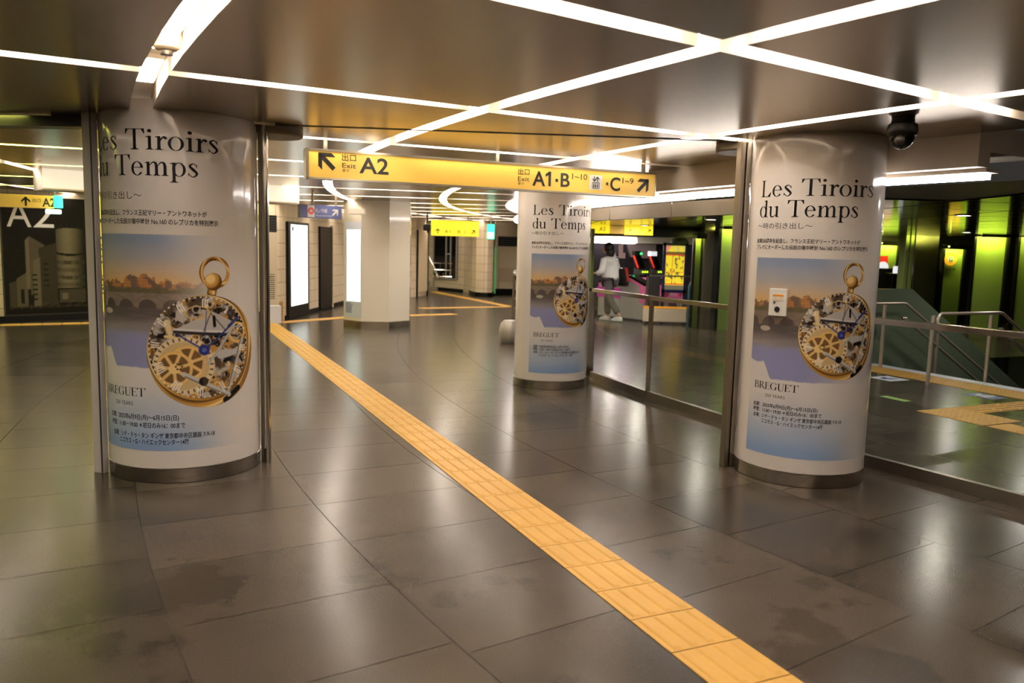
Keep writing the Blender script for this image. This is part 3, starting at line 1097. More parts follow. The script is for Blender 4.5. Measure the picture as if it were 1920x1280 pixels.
class Shaft:
    def __init__(s, c, r):
        s.c, s.r = Vector((c[0], c[1], 0)), r
        s.e = -s.c.normalized()
        s.t = Vector((-s.e.y, s.e.x, 0))
    def at(s, u, z, off=0.0):
        a = u / s.r
        return s.c + (s.e * math.cos(a) + s.t * math.sin(a)) * (s.r + off) + Vector((0, 0, z))
    def grid(s, off):
        def f(U, V):
            a = U / s.r
            x = s.c.x + (s.e.x * np.cos(a) + s.t.x * np.sin(a)) * (s.r + off)
            y = s.c.y + (s.e.y * np.cos(a) + s.t.y * np.sin(a)) * (s.r + off)
            return np.stack([x, y, V], -1)
        return f
    def letters(s, name, shapes, off, material, parent, step=.02):
        bm = bmesh.new()
        for vs, fs in shapes:
            bv = [bm.verts.new((v[0], v[1], 0)) for v in vs]
            for f in fs:
                try: bm.faces.new([bv[i] for i in f])
                except ValueError: pass
        xs = [v.co.x for v in bm.verts]
        x = math.floor(min(xs) / step) * step
        while x < max(xs):
            bmesh.ops.bisect_plane(bm, geom=bm.verts[:] + bm.edges[:] + bm.faces[:], plane_co=(x, 0, 0), plane_no=(1, 0, 0))
            x += step
        for v in bm.verts: v.co = s.at(v.co.x, v.co.y, off) - LOC[parent]
        for f in bm.faces:
            f.normal_update()
            ctr = f.calc_center_median() + LOC[parent] - s.c
            if f.normal.x * ctr.x + f.normal.y * ctr.y < 0: f.normal_flip()
        me = bpy.data.meshes.new(name)
        bm.to_mesh(me)
        bm.free()
        me.materials.append(M[material])
        o = bpy.data.objects.new(name, me)
        COL.objects.link(o)
        o.parent = parent
        LOC[o] = LOC[parent]
        return o

def poster_column(label, c, r, lay):
    s = Shaft(c, r)
    root = tag(thing('column', label, 'column', (c[0], c[1], 0), 'round columns wrapped with watch posters'), kind='thing')
    MB().lathe([(r - .012, 0), (r, .004), (r, .092), (r - .012, .096)], (c[0], c[1], 0), 96).build('base_ring', 'stainless', root, smooth=True)
    MB().lathe([(r - .006, .09), (r - .006, CEIL + .06)], (c[0], c[1], 0), 96).build('shaft', 'shaft_white', root, smooth=True)
    # the wrapped sheet
    u0, u1 = lay['sheet']
    mb = MB()
    n = 60
    vs = []
    for i in range(n + 1):
        u = u0 + (u1 - u0) * i / n
        vs += [s.at(u, .1, 0), s.at(u, CEIL - .015, 0)]
    mb.raw(vs, [(2 * i, 2 * i + 2, 2 * i + 3, 2 * i + 1) for i in range(n)])
    sheet = mb.build('poster', 'poster_paper', root, smooth=True)
    k, o = lay['pu']
    z1, z0 = lay['pz']
    zz = lambda V: .2 + (V - z0) * (1.572 - .2) / (z1 - z0)
    grid_print('picture', s.grid(.0006), -.40 * k + o, .52 * k + o, z0, z1, .004, lambda U, V: paint_picture((U - o) / k, zz(V)), parent=sheet)
    wx, wz, wr = lay['watch']
    grid_print('watch_print', s.grid(.0012), wx - wr * 1.06, wx + wr * 1.06, wz - wr * 1.08, wz + wr * 1.66, .0026, lambda U, V: paint_watch((U - wx) / wr, (V - wz) / wr), parent=sheet)
    for k, (body, x0, x1, y, cap) in enumerate(lay['head']): s.letters('headline' if k < 2 else 'maker_name', [serif(body, x0, x1, y, cap)], .0016, 'ink', sheet)
    for body, x0, x1, y, em in lay['lines']: s.letters('text_line', [fit(body, x0, x1, y, em=em, bold=.012)], .0016, 'ink', sheet)
    for k, (body, x0, x1, y, em) in enumerate(lay['grey']): s.letters('subtitle' if k == 0 else 'anniversary_line', [fit(body, x0, x1, y, em=em)], .0016, 'ink_grey', sheet)
    return s, root
T1, T2 = '創業250周年を記念し、フランス王妃マリー・アントワネットが', 'ブレゲにオーダーした伝説の懐中時計 No.160 のレプリカを特別展示'
D1, D2 = '会期：2025年6月9日(月)～6月15日(日)', '時間：11:00－19:00 ＊初日のみ16：00まで'
D3, D4 = '会場：シテ・ドゥ・タン ギンザ 東京都中央区銀座 7-9-18', 'ニコラス・G・ハイエックセンター14階'
SUB, BR, YR = '～時の引き出し～', 'BREGUET', "250 YEARS"
def layout(sheet, pu, pz, watch, h1, h2, cap, sub, l1, l2, br, bcap, yr, d, em):
    return dict(sheet=sheet, pu=pu, pz=pz, watch=watch,
        head=[('Les Tiroirs', *h1, cap), ('du Temps', *h2, cap), (BR, *br, bcap)],
        lines=[(T1, *l1, em), (T2, *l2, em)] + [(t, *q, em) for t, q in zip((D1, D2, D3, D4), d)],
        grey=[(SUB, *sub, em * 1.35), (YR, *yr, em * .95)])
shaft_right, _ = poster_column('right white poster column with a small alarm plate fixed on it', (2.14, 5.81), .455, layout(
    (-.5, .78), (1.0, 0.0), (1.572, .2), (.242, 1.065, .298), (-.396, .419, 1.987), (-.402, .294, 1.848), .112,
    (-.411, -.002, 1.772), (-.412, .329, 1.675), (-.408, .405, 1.632), (-.346, -.021, .66), .05, (-.251, -.107, .606),
    [(-.348, .111, .535), (-.345, .14, .498), (-.342, .282, .457), (-.268, .153, .42)], .033))
shaft_left, _ = poster_column('left white poster column, largest of the three, nearest the dark wall', (-2.31, 5.61), .505, layout(
    (-.85, .66), (1.16, -.236), (1.622, .218), (.123, .879, .372), (-.70, .231, 2.148), (-.707, .10, 1.989), .128,
    (-.718, -.244, 1.845), (-.704, .148, 1.742), (-.714, .221, 1.688), (-.63, -.254, .576), .055, (-.517, -.35, .512),
    [(-.58, -.048, .424), (-.571, -.011, .372), (-.551, .173, .304), (-.478, .01, .262)], .040))
shaft_mid, _ = poster_column('middle poster column standing farther back under the yellow exit sign', (.451, 9.38), .427, layout(
    (-.36, .9), (1.0, .148), (1.534, .188), (.31, 1.015, .293), (-.245, .54, 1.962), (-.248, .417, 1.813), .112,
    (-.26, .114, 1.745), (-.256, .468, 1.642), (-.255, .523, 1.594), (-.2, .097, .602), .05, (-.11, .03, .553),
    [(-.197, .22, .482), (-.195, .245, .449), (-.193, .38, .415), (-.13, .274, .383)], .033))

# alarm plate on the right column
q = shaft_right.at(-.192, 1.27, .006)
ap = thing('alarm_plate', 'small white alarm plate with a dark round button on right column', 'alarm plate', q)
def on_plate(u0, u1, z0, z1, off0, off1):
    mb = MB()
    vs = [shaft_right.at(u, z, o) for o in (off0, off1) for (u, z) in ((u0, z0), (u1, z0), (u1, z1), (u0, z1))]
    return mb.raw(vs, [(0, 1, 2, 3), (4, 5, 6, 7), (0, 1, 5, 4), (1, 2, 6, 5), (2, 3, 7, 6), (3, 0, 4, 7)])
on_plate(-.252, -.132, 1.177, 1.363, -.002, .022).build('plate', 'sign_white', ap, bevel=.003)
on_plate(-.226, -.152, 1.283, 1.325, .019, .022).build('notice', 'paper', ap)
on_plate(-.226, -.152, 1.313, 1.325, .022, .0235).build('notice_heading', 'orange', ap)
ctr = shaft_right.at(-.19, 1.222, .02)
nrm = (ctr - shaft_right.c)
nrm.z = 0
nrm.normalize()
sid = Vector((-nrm.y, nrm.x, 0))
MB().face([ctr + (sid * math.cos(a) + Vector((0, 0, math.sin(a)))) * .02 + nrm * .004 for a in np.linspace(0, 6.283, 24, False)]).build('button', 'bag', ap)
ctr = shaft_right.at(-.212, 1.268, .02)
MB().face([ctr + (sid * math.cos(a) + Vector((0, 0, math.sin(a)))) * .009 + nrm * .004 for a in np.linspace(0, 6.283, 16, False)]).build('lamp', 'dull_metal', ap)

# ================================================================== ironwork round the columns
def rail_post(c, w, label, kind):
    rt = thing('guide_rail', label, 'guide rail', (c[0], c[1], 0), 'shutter guide rails beside the columns')
    if kind == 'chrome':
        MB().tube([(c[0], c[1], 0), (c[0], c[1], CEIL + .02)], w * .5, 16).build('tube', 'chrome', rt, smooth=True)
        MB().box((c[0] - w * .8, c[1] + .03, CEIL / 2), (w * .5, w * .6, CEIL)).build('channel', 'dull_metal', rt, bevel=.003)
        MB().box((c[0], c[1], CEIL - .004), (.14, .1, .012), .3).build('bracket', 'chrome', rt)
    elif kind == 'pair':
        for dx, nm, mt in ((-.028, 'channel', 'dull_metal'), (.02, 'tube', 'stainless')):
            MB().box((c[0] + dx, c[1] + dx * .4, CEIL / 2), (.04, .06, CEIL), .35).build(nm, mt, rt, bevel=.008)
        MB().box((c[0] - .004, c[1] + .03, CEIL / 2), (.012, .05, CEIL), .35).build('slot', 'dark_grey', rt)
    else:
        MB().box((c[0], c[1], CEIL / 2), (w, .05, CEIL), -.25).build('channel', 'grey_rail', rt, bevel=.004)
        MB().box((c[0] + w * .3, c[1] - .028, CEIL / 2), (.012, .012, CEIL), -.25).build('slot', 'dark_grey', rt)
    return rt
rail_post((-1.755, 5.68), .05, 'slim chrome guide post on the right side of left column', 'chrome')
rail_post((-2.785, 5.325), .078, 'flat grey guide rail on the left side of left column', 'flat')
rail_post((1.645, 5.9), .09, 'double metal guide rail on the left side of right column', 'pair')
sl = MB()
sl.wallbox((-1.78, 5.68), (1.62, 5.92), CEIL - .004, CEIL - .001, .035)
sl.wallbox((-5.4, 5.76), (-2.84, 5.52), CEIL - .075, CEIL - .001, .14)
struct('trim_3', sl, 'dark_grey')
sl = MB()
sl.wallbox((-5.2, 5.60), (-3.1, 5.40), CEIL - .012, CEIL - .001, .08)
struct('trim_4', sl, 'white_paint')

def glass_railing(label, angs, R_=20.0, h=1.12, end_posts=(True, True), seg=1):
    m = P(R_, sum(angs) / len(angs))
    rt = thing('glass_railing', label, 'glass railing', m)
    top, bot = MB(), MB()
    for a, b in zip(angs, angs[1:]):
        p, q = P(R_, a), P(R_, b)
        top.wallbox(p, q, h - .045, h, .06)
        bot.wallbox(p, q, .0, .09, .05)
        d = (q - p).normalized() * .03
        g = MB().wallbox(p + d, q - d, .085, h - .04, .012)
        g.build('glass_pane', 'glass', rt)
    top.build('top_rail', 'stainless', rt, bevel=.004)
    bot.build('bottom_rail', 'dull_metal', rt)
    for i, a in enumerate(angs):
        if (i == 0 and not end_posts[0]) or (i == len(angs) - 1 and not end_posts[1]): continue
        p = P(R_, a)
        MB().box((p.x, p.y, (h - .04) / 2 + .01), (.05, .045, h - .06), -rad(a) + rad(90)).build('post', 'stainless', rt, bevel=.004)
    return rt
glass_railing('glass railing with metal frame between the middle and right columns', [18.15, 22.2, 25.95])
glass_railing('glass railing in grey frame beyond the right column, in front of stairs', [30.15, 34.3, 38.4], h=1.14)
glass_railing('curved glass railing glimpsed left of the middle column', [-13.5, -9.5, -5.5, -1.5, 2.5, 6.5, 10.5, 14.5, 17.9])

# ================================================================== the big hanging exit sign
sd = Vector((math.cos(rad(24.2)), math.sin(rad(24.2)), 0))      # reading direction
sn = Vector((sd.y, -sd.x, 0))                                  # towards the viewer
s0 = P(23.71, 24.2)
SZ0, SZ1, SLEN = 2.108, 2.312, 3.225
es = thing('exit_sign', 'long yellow hanging exit sign pointing to A2 on left, A1 B C on right', 'sign', s0 + sd * 1.6 + Vector((0, 0, 2.1)))
def onsign(x, z, off=0.0): return s0 + sd * x + sn * off + Vector((0, 0, z))
MB().wallbox(onsign(0, 0), onsign(SLEN, 0), SZ0, SZ1, .1, 1).build('panel', 'sign_yellow', es)
fr = MB()
fr.wallbox(onsign(-.02, 0, .006), onsign(SLEN + .01, 0, .006), SZ1, SZ1 + .018, .115, 1)
fr.wallbox(onsign(-.02, 0, .006), onsign(SLEN + .01, 0, .006), SZ0 - .014, SZ0, .115, 1)
fr.wallbox(onsign(-.022, 0, .006), onsign(0, 0, .006), SZ0 - .014, SZ1 + .018, .115, 1)
fr.wallbox(onsign(SLEN, 0, .006), onsign(SLEN + .008, 0, .006), SZ0 - .014, SZ1 + .018, .115, 1)
fr.build('frame', 'sign_frame', es)
for x in (.12, 1.6, 3.1):
    MB().wallbox(onsign(x, 0, -.04), onsign(x + .03, 0, -.04), SZ1 + .015, CEIL + .01, .03).build('hanger', 'sign_frame', es)
B_ = .018
for grp in ((arrow2d(.135, 2.239, .175, 135, .2), fit('出口', .26, .372, 2.252, em=.062, bold=.004), fit('Exit', .262, .37, 2.193, em=.055), fit('출구', .262, .318, 2.163, em=.026),
            fit('A2', .40, .64, 2.162, cap=.128, bold=B_)), (fit('出口', 1.80, 1.91, 2.236, em=.06, bold=.004), fit('Exit', 1.80, 1.91, 2.177, em=.055), fit('출구', 1.80, 1.858, 2.146, em=.026),
            fit('A', 1.94, 2.067, 2.146, cap=.128, bold=B_), _rect(2.098, 2.146, 2.123, 2.274), _poly((2.123, 2.274), (2.104, 2.274), (2.068, 2.25), (2.068, 2.226), (2.10, 2.243)), _rect(2.168, 2.188, 2.194, 2.214), fit('B', 2.22, 2.312, 2.15, cap=.124, bold=B_), fit('1~10', 2.335, 2.49, 2.222, em=.072, bold=.006),
            _rect(2.69, 2.188, 2.714, 2.212), fit('C', 2.735, 2.842, 2.143, cap=.124, bold=B_), fit('1~9', 2.865, 2.985, 2.214, em=.072, bold=.006), arrow2d(3.095, 2.207, .165, 45, .2))):
    t = MB()
    for shp in grp: flat(t, shp, s0 + sn * .0018, sd, Vector((0, 0, 1)))
    t.build('lettering', 'sign_ink', es)
t = MB()
flat(t, _rect(2.515, 2.14, 2.648, 2.27), s0 + sn * .0018, sd, Vector((0, 0, 1)))
lift = t.build('lift_plate', 'sign_white', es)
t = MB()
for shp in (_rect(2.545, 2.15, 2.55, 2.205), _rect(2.615, 2.15, 2.62, 2.205), _rect(2.545, 2.2, 2.62, 2.205), _rect(2.545, 2.15, 2.62, 2.155), arrow2d(2.566, 2.235, .05, -90, .18), arrow2d(2.598, 2.235, .05, 90, .18),
            *[_rect(2.556 + k * .02, 2.16, 2.567 + k * .02, 2.185) for k in range(3)], *[_ring(2.5615 + k * .02, 2.192, .005, .005, .005, .005, n=10) for k in range(3)]):
    flat(t, shp, s0 + sn * .0030, sd, Vector((0, 0, 1)))
t.build('lift_symbol', 'sign_ink', es)

# ================================================================== things on the ceiling
c = Vector((2.245, 4.785, CEIL))
dc = thing('dome_camera', 'black dome security camera hanging from ceiling near right column', 'security camera', c)
K = .82
MB().lathe([(r_ * K, z_ * .78) for r_, z_ in [(.075, 0), (.078, -.03), (.098, -.045), (.104, -.09), (.1, -.12), (.088, -.135)]], c, 32).build('housing', 'black', dc, smooth=True)
MB().lathe([(r_ * K, z_ * .78) for r_, z_ in [(.086, -.13), (.083, -.165), (.062, -.2), (.03, -.222), (.001, -.228)]], c, 32).build('dome', 'black_gloss', dc, smooth=True)
MB().ball(c + Vector((-.03, -.045, -.128)), .03, 16, 8).build('lens', 'dark_grey', dc, smooth=True)
c = P(24.9, 30.15, CEIL + .06)
sm = thing('smoke_detector', 'small round cream smoke detector where two ceiling light slots cross', 'smoke detector', c)
MB().lathe([(.001, .03), (.062, .03), (.062, -.01), (.055, -.04), (.04, -.052), (.001, -.054)], c, 28).build('body', 'cream_panel', sm, smooth=True)
MB().lathe([(.001, -.054), (.028, -.054), (.026, -.07), (.001, -.072)], c, 20).build('sensor', 'dull_metal', sm, smooth=True)
c = S(801, 426, 21.6)
bc = thing('security_camera', 'small black camera left of the far lit yellow sign', 'security camera', c)
MB().box(c, (.2, .25, .18)).build('body', 'black', bc, bevel=.03)
MB().box(c + Vector((0, 0, .28)), (.05, .05, .45)).build('bracket', 'black', bc)
for (px_, py_, lb_) in ((1396, 287, 'round metal ceiling drum behind the guide rail of right column'), (512, 257, 'round metal ceiling drum just right of the left column')):
    c = G(px_, py_, 2.34)
    c.z = CEIL
    tag(MB().lathe([(.001, -.06), (.20, -.06), (.21, -.05), (.21, 0.01)], c, 48).build('ceiling_speaker', 'drum', smooth=True), lb_, 'speaker')

# ================================================================== left side: wall poster, hanging sign
wa, wb = Vector((-9.25, 14.45, 0)), Vector((-8.2, 15.63, 0))
wd = (wb - wa).normalized()
wn = Vector((wd.y, -wd.x, 0))
WL = (wb - wa).length
def paint_block(U, V):
    """night photograph of a street corner: slab blocks and a drum-shaped tower"""
    c = np.empty(U.shape + (3,))
    c[:] = (26, 24, 20)
    def rect(x0, y0, x1, y1, col, a=1.0):
        nonlocal c
        m = (sstep(x0 - .006, x0 + .006, U) * sstep(x1 + .006, x1 - .006, U) * sstep(y0 - .006, y0 + .006, V) * sstep(y1 + .006, y1 - .006, V)) * a
        c = mix(c, col, m)
    def quad(x0, x1, yb, yl, yr, col):
        nonlocal c
        t = np.clip((U - x0) / (x1 - x0), 0, 1)
        m = sstep(x0 - .006, x0 + .006, U) * sstep(x1 + .006, x1 - .006, U) * (V > yb) * sstep(.006, -.006, V - (yl + (yr - yl) * t))
        c = mix(c, col, m)
    quad(.12, .30, .28, .72, .78, (66, 60, 48))
    quad(.24, .42, .28, .8, .92, (88, 80, 64))
    quad(.40, .47, .6, 1.50, 1.58, (104, 95, 78))
    quad(.47, .72, .5, 1.58, 1.42, (84, 76, 62))
    quad(.62, .92, .3, 1.36, 1.46, (58, 52, 42))
    quad(.52, .64, .28, 1.12, 1.2, (100, 92, 76))
    for k in range(5): rect(.69, .95 - k * .1 + .1, .78, .98 - k * .1 + .1, (30, 27, 22))
    for k in range(6): rect(.50, .40 + k * .09, .58, .43 + k * .09, (30, 27, 22))
    rect(.30, .34, .36, .6, (28, 26, 22))
    # drum tower
    cx, hw = 1.17, .25
    x = (U - cx) / hw
    sh = np.clip(.95 - .55 * np.abs(x + .2) ** 1.8, .3, 1)
    m = (np.abs(x) < 1) * (V > .62) * (V < 1.70 + .045 * np.sqrt(np.clip(1 - x * x, 0, 1)))
    col = np.array((124, 114, 92), float) * sh[..., None]
    c = np.where(m[..., None] > 0, col, c)
    band = (np.abs(x) < 1) * (np.abs(V - (1.29 - .05 * np.sqrt(np.clip(1 - x * x, 0, 1)))) < .022)
    c = mix(c, (30, 28, 24), band.astype(float))
    for k, d in enumerate((1.12, .98, .84, .70)):
        b2 = (np.abs(x) < .97) * (np.abs(V - (d - .03 * np.sqrt(np.clip(1 - x * x, 0, 1)))) < .035)
        c = mix(c, (60, 55, 44), b2 * (.4 + .4 * (vnoise(U * 14, V * 3, k) > .5)))
    quad(.95, 1.42, .34, .58, .60, (70, 64, 52))
    rect(1.0, .40, 1.10, .52, (110, 100, 82))
    for k in range(4): rect(1.02 + k * .1, 1.74, 1.026 + k * .1, 1.82, (60, 55, 45))
    rect(.1, .26, 1.5, .29, (64, 58, 46), .6)
    for k in range(26): rect(.14 + k * .052, .24 + .03 * ((k * 7) % 3), .16 + k * .052, .27 + .03 * ((k * 5) % 4), (90, 82, 66), .6)
    return c + 6 * (fbm(U * 30, V * 30, 4)[..., None] - .5)
wp = thing('wall_poster', 'large black wall poster reading A2 with pale tower buildings', 'poster', wa + wd * .8 + Vector((0, 0, .12)))
MB().wallbox(wa + wd * .02 + wn * .03, wa + wd * 1.545 + wn * .03, .12, 2.3, .03, 1).build('board', 'dark_grey', wp)
def wall_map(off, z0=.0):
    def f(U, V):
        return np.stack([wa.x + wd.x * U + wn.x * off, wa.y + wd.y * U + wn.y * off, V], -1)
    return f
grid_print('photo', wall_map(.032), .04, 1.53, .14, 2.29, .012, paint_block, material='wall_print', parent=wp)
t = MB()
flat(t, fit('A', .12, .52, 1.74, cap=.50), wa + wn * .036, wd, Vector((0, 0, 1)))
flat(t, fit('2', .55, .90, 1.74, cap=.50), wa + wn * .036, wd, Vector((0, 0, 1)))
t.build('lettering', 'sign_white', wp)
xa, xb = Vector((-8.2, 15.63, 0)), Vector((-7.5, 16.6, 0))
xd = (xb - xa).normalized()
xn = Vector((xd.y, -xd.x, 0))
yb = thing('guide_board', 'tall narrow yellow guide board right of the black wall poster', 'sign', xa + xd * .25 + Vector((0, 0, .12)))
MB().wallbox(xa + xn * .03, xa + xd * .55 + xn * .03, .12, 2.32, .03, 1).build('board', 'sign_yellow_lit', yb)
t = MB()
flat(t, arrow2d(.17, 1.88, .17, 135, .2), xa + xn * .036, xd, Vector((0, 0, 1)))
for k, (w_, zz_) in enumerate(((.3, 1.55), (.22, 1.42), (.3, 1.33), (.26, 1.2), (.32, 1.08), (.3, .82), (.3, .74), (.24, .64), (.28, .56), (.3, .48))):
    flat(t, _rect(.06, zz_, .06 + w_, zz_ + (.03 if k % 2 else .05)), xa + xn * .036, xd, Vector((0, 0, 1)))
t.build('lettering', 'sign_ink', yb)
# hanging A2 sign
def board(name, label, p, q, z0, z1, th, m, cat='sign'):
    p, q = Vector((p.x, p.y, 0)), Vector((q.x, q.y, 0))
    d = (q - p).normalized()
    n = Vector((d.y, -d.x, 0))
    rt = thing(name, label, cat, (p + q) / 2 + Vector((0, 0, z0)))
    MB().wallbox(p, q, z0, z1, th, 1).build('panel', m, rt, bevel=.004)
    return rt, p, d, n
p, q = S(-60, 380, 11.0), S(100, 380, 11.4)
h1, p, d, n = board('exit_sign', 'small yellow hanging sign reading A2 in front of black poster', p, q, 1.975, 2.15, .1, 'sign_yellow')
t = MB()
for shp in (arrow2d(.68, 2.065, .13, 90, .2), fit('出口', .76, .86, 2.06, em=.055), fit('A2', .88, 1.04, 2.0, cap=.12, bold=.02)): flat(t, shp, p + n * .002, d, Vector((0, 0, 1)))
t.build('lettering', 'sign_ink', h1)
for k in (.3, 1.0): MB().box((*(p + d * k + Vector((0, .05, 0)))[:2], 2.28), (.03, .03, .26)).build('hanger', 'sign_frame', h1)
e = thing('emergency_light', 'tiny glowing green emergency exit light at end of hanging A2 sign', 'emergency light', q + Vector((.05, 0, 1.95)))
MB().box((q.x + .07, q.y, 2.07), (.07, .12, .17)).build('housing', 'exit_green', e, bevel=.01)
MB().box((q.x + .03, q.y - .06, 1.93), (.18, .1, .06)).build('lamp', 'exit_white', e, bevel=.015)
# ceiling boxes
lp = thing('bulkhead_box', 'long glowing cream ceiling box passing behind the left column', 'light panel', (-4.5, 10.9, 2.16))
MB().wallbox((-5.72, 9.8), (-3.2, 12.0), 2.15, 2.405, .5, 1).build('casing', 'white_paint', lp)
MB().wallbox((-5.71, 9.79), (-3.21, 11.98), 2.17, 2.4, .01, 0).build('glow_face', 'bulkhead_glow', lp)  # white bulkhead face made to glow in place of bright light on it

# ================================================================== far left end of the hall
v0, v1 = Vector((-5.0, 15.74, 0)), Vector((-4.66, 15.95, 0))
vd = (v1 - v0).normalized()
vn = Vector((vd.y, -vd.x, 0))
wv = MB()
wv.wallbox((-4.66, 15.95), (-5.0, 15.74), 0, 2.5, .2, 0)
wv.wallbox((-4.63, 16.25), (-4.655, 15.95), 0, 2.5, .2, 0)
def W2(y): return (-4.63 + .042 * (y - 16.28), y)
wv.wallbox(W2(18.6), W2(16.25), 0, 2.5, .2, 0)
wv.wallbox(W2(19.66), W2(18.6), 0, 2.5, .2, 0)
wv.wallbox(W2(21.4), W2(19.66), 0, 2.5, .2, 0)
wv.wallbox((-2.98, 24.5), W2(21.4), 0, 2.5, .2, 0)
struct('wall_left', wv, 'wall_tile')
dd = thing('dark_opening', 'flat black shutter panel on tiled wall beyond the white map box', 'shutter', (*W2(19.1), 0))
MB().wallbox(W2(18.62), W2(19.62), .02, 1.96, .05, 0).build('panel', 'black', dd)  # black sheet painting the darkness of an opening in the wall
MB().wallbox(W2(19.62), W2(19.68), .02, 2.0, .07, 0).build('frame', 'cream_panel', dd)
sb = MB()
sb.wallbox(W2(16.2), W2(18.6), 0, .1, .03, 0).wallbox(W2(19.66), W2(21.4), 0, .1, .03, 0)
struct('baseboard_left', sb, 'black')
vc = thing('fire_shutter_panel', 'narrow cream service panel with black louvre above and vent slats below', 'service panel', (v0 + v1) / 2)
def vent_box(x0, x1, z0, z1, th, m, nm, par=vc, base=0.0):
    return MB().wallbox(v0 + vd * x0 + vn * base, v0 + vd * x1 + vn * base, z0, z1, th, 0).build(nm, m, par, bevel=.003)
vent_box(.0, .35, .2, 1.77, .03, 'cream_panel', 'door', base=.0)
pnl = MB()
for k in range(6):
    pnl.wallbox(v0 + vd * .0 + vn * .02, v0 + vd * .35 + vn * .02, 1.79 + k * .05, 1.815 + k * .05, .02, 0)
vent_box(.0, .35, 1.77, 2.1, .012, 'black', 'louvre_back')
pnl.build('louvre', 'dark_grey', vc)
sl = MB()
for k in range(13): sl.wallbox(v0 + vd * .03 + vn * .03, v0 + vd * .3 + vn * .03, .46 + k * .04, .472 + k * .04, .006, 0)
sl.build('vent_slats', 'dark_grey', vc)
t = MB()
flat(t, fit('SET', .1, .2, 1.66, em=.07), v0 + vn * .033, vd, Vector((0, 0, 1)))
flat(t, fit('防火シャッター', .03, .28, 1.58, em=.05), v0 + vn * .033, vd, Vector((0, 0, 1)))
# lightbox
l0, l1 = Vector((*W2(16.3), 0)), Vector((*W2(17.7), 0))
ld = (l1 - l0).normalized()
ln = Vector((ld.y, -ld.x, 0))
lbx = thing('light_box', 'tall glowing white map light box in black frame on tiled wall', 'light box', l0 + ld * .7)
MB().wallbox(l0, l1, .03, 2.0, .06, 0).build('frame', 'black', lbx, bevel=.004)
MB().wallbox(l0 + ld * .14 + ln * .06, l1 - ld * .12 + ln * .06, .27, 1.95, .004, 0).build('map_panel', 'lightbox_white', lbx)
t = MB()
for k in range(26):
    x, z = .3 + .8 * rng.random(), .4 + 1.1 * rng.random()
    flat(t, _rect(x, z, x + .02 + .05 * rng.random(), z + .01), l0 + ln * .066, ld, Vector((0, 0, 1)))
flat(t, _rect(.2, 1.82, .3, 1.9), l0 + ln * .066, ld, Vector((0, 0, 1)))
t.build('map_marks', 'sign_blue', lbx)
# clutter by the service panel
c = G(512, 606) + Vector((0, .1, 0))
tag(MB().box((c.x, c.y, .17), (.22, .2, .34), .5).build('carton', 'lilac_white', bevel=.004), 'pale grey carton standing on floor below the service panel', 'box')
c = G(496, 606)
tag(MB().box((c.x - .03, c.y - .1, .12), (.1, .1, .24), .5).build('carton', 'dark_grey', bevel=.004), 'small dark carton at the foot of chrome post, left of pale carton', 'box')
c = G(526, 603)
tag(MB().box((c.x, c.y + .05, .2), (.07, .12, .4), .3).build('carton', 'cardboard', bevel=.003), 'upright brown cardboard piece leaning at the tiled pier', 'box')

# octagonal column
oc = Vector((-2.66, 15.72, 0))
oe = Vector((-oc.x, -oc.y, 0)).normalized()
ot = Vector((-oe.y, oe.x, 0))
def ov(deg, r=.68): return oc + oe * (r * math.cos(rad(deg))) + ot * (r * math.sin(rad(deg)))
angs = [-72 + 45 * k for k in range(8)]
ocl = thing('column', 'white octagonal column in the middle distance with a lit map on one face', 'column', oc)
ocl['kind'] = 'thing'
MB().prism([ov(a) for a in angs], .13, CEIL + .05).build('shaft', 'column_cream', ocl)
MB().prism([ov(a, .685) for a in angs], 0, .13).build('base_ring', 'stainless', ocl)
f0, f1 = ov(-72), ov(-27)
fd = (f1 - f0).normalized()
fn_ = Vector((fd.y, -fd.x, 0))
if fn_.dot(oe) < 0: fn_ = -fn_
MB().face([f0 + fd * .03 + fn_ * .004 + Vector((0, 0, .2)), f1 - fd * .0 + fn_ * .004 + Vector((0, 0, .2)), f1 + fn_ * .004 + Vector((0, 0, 2.0)), f0 + fd * .03 + fn_ * .004 + Vector((0, 0, 2.0))]).build('map_backing', 'lilac_white', ocl)
mp_ = MB().face([f0 + fd * .1 + fn_ * .008 + Vector((0, 0, .5)), f1 - fd * .02 + fn_ * .008 + Vector((0, 0, .5)), f1 - fd * .02 + fn_ * .008 + Vector((0, 0, 1.85)), f0 + fd * .1 + fn_ * .008 + Vector((0, 0, 1.85))]).build('map_panel', 'lightbox_white', ocl)
t = MB()
for k in range(8): flat(t, _rect(.06, .28 + k * .025, .2 + .1 * rng.random(), .292 + k * .025), f0 + fn_ * .008, fd, Vector((0, 0, 1)))
for k in range(18):
    x, z = .12 + .3 * rng.random(), .6 + 1.2 * rng.random()
    flat(t, _rect(x, z, x + .03, z + .012), f0 + fn_ * .012, fd, Vector((0, 0, 1)))
t.build('map_marks', 'sign_blue', ocl)
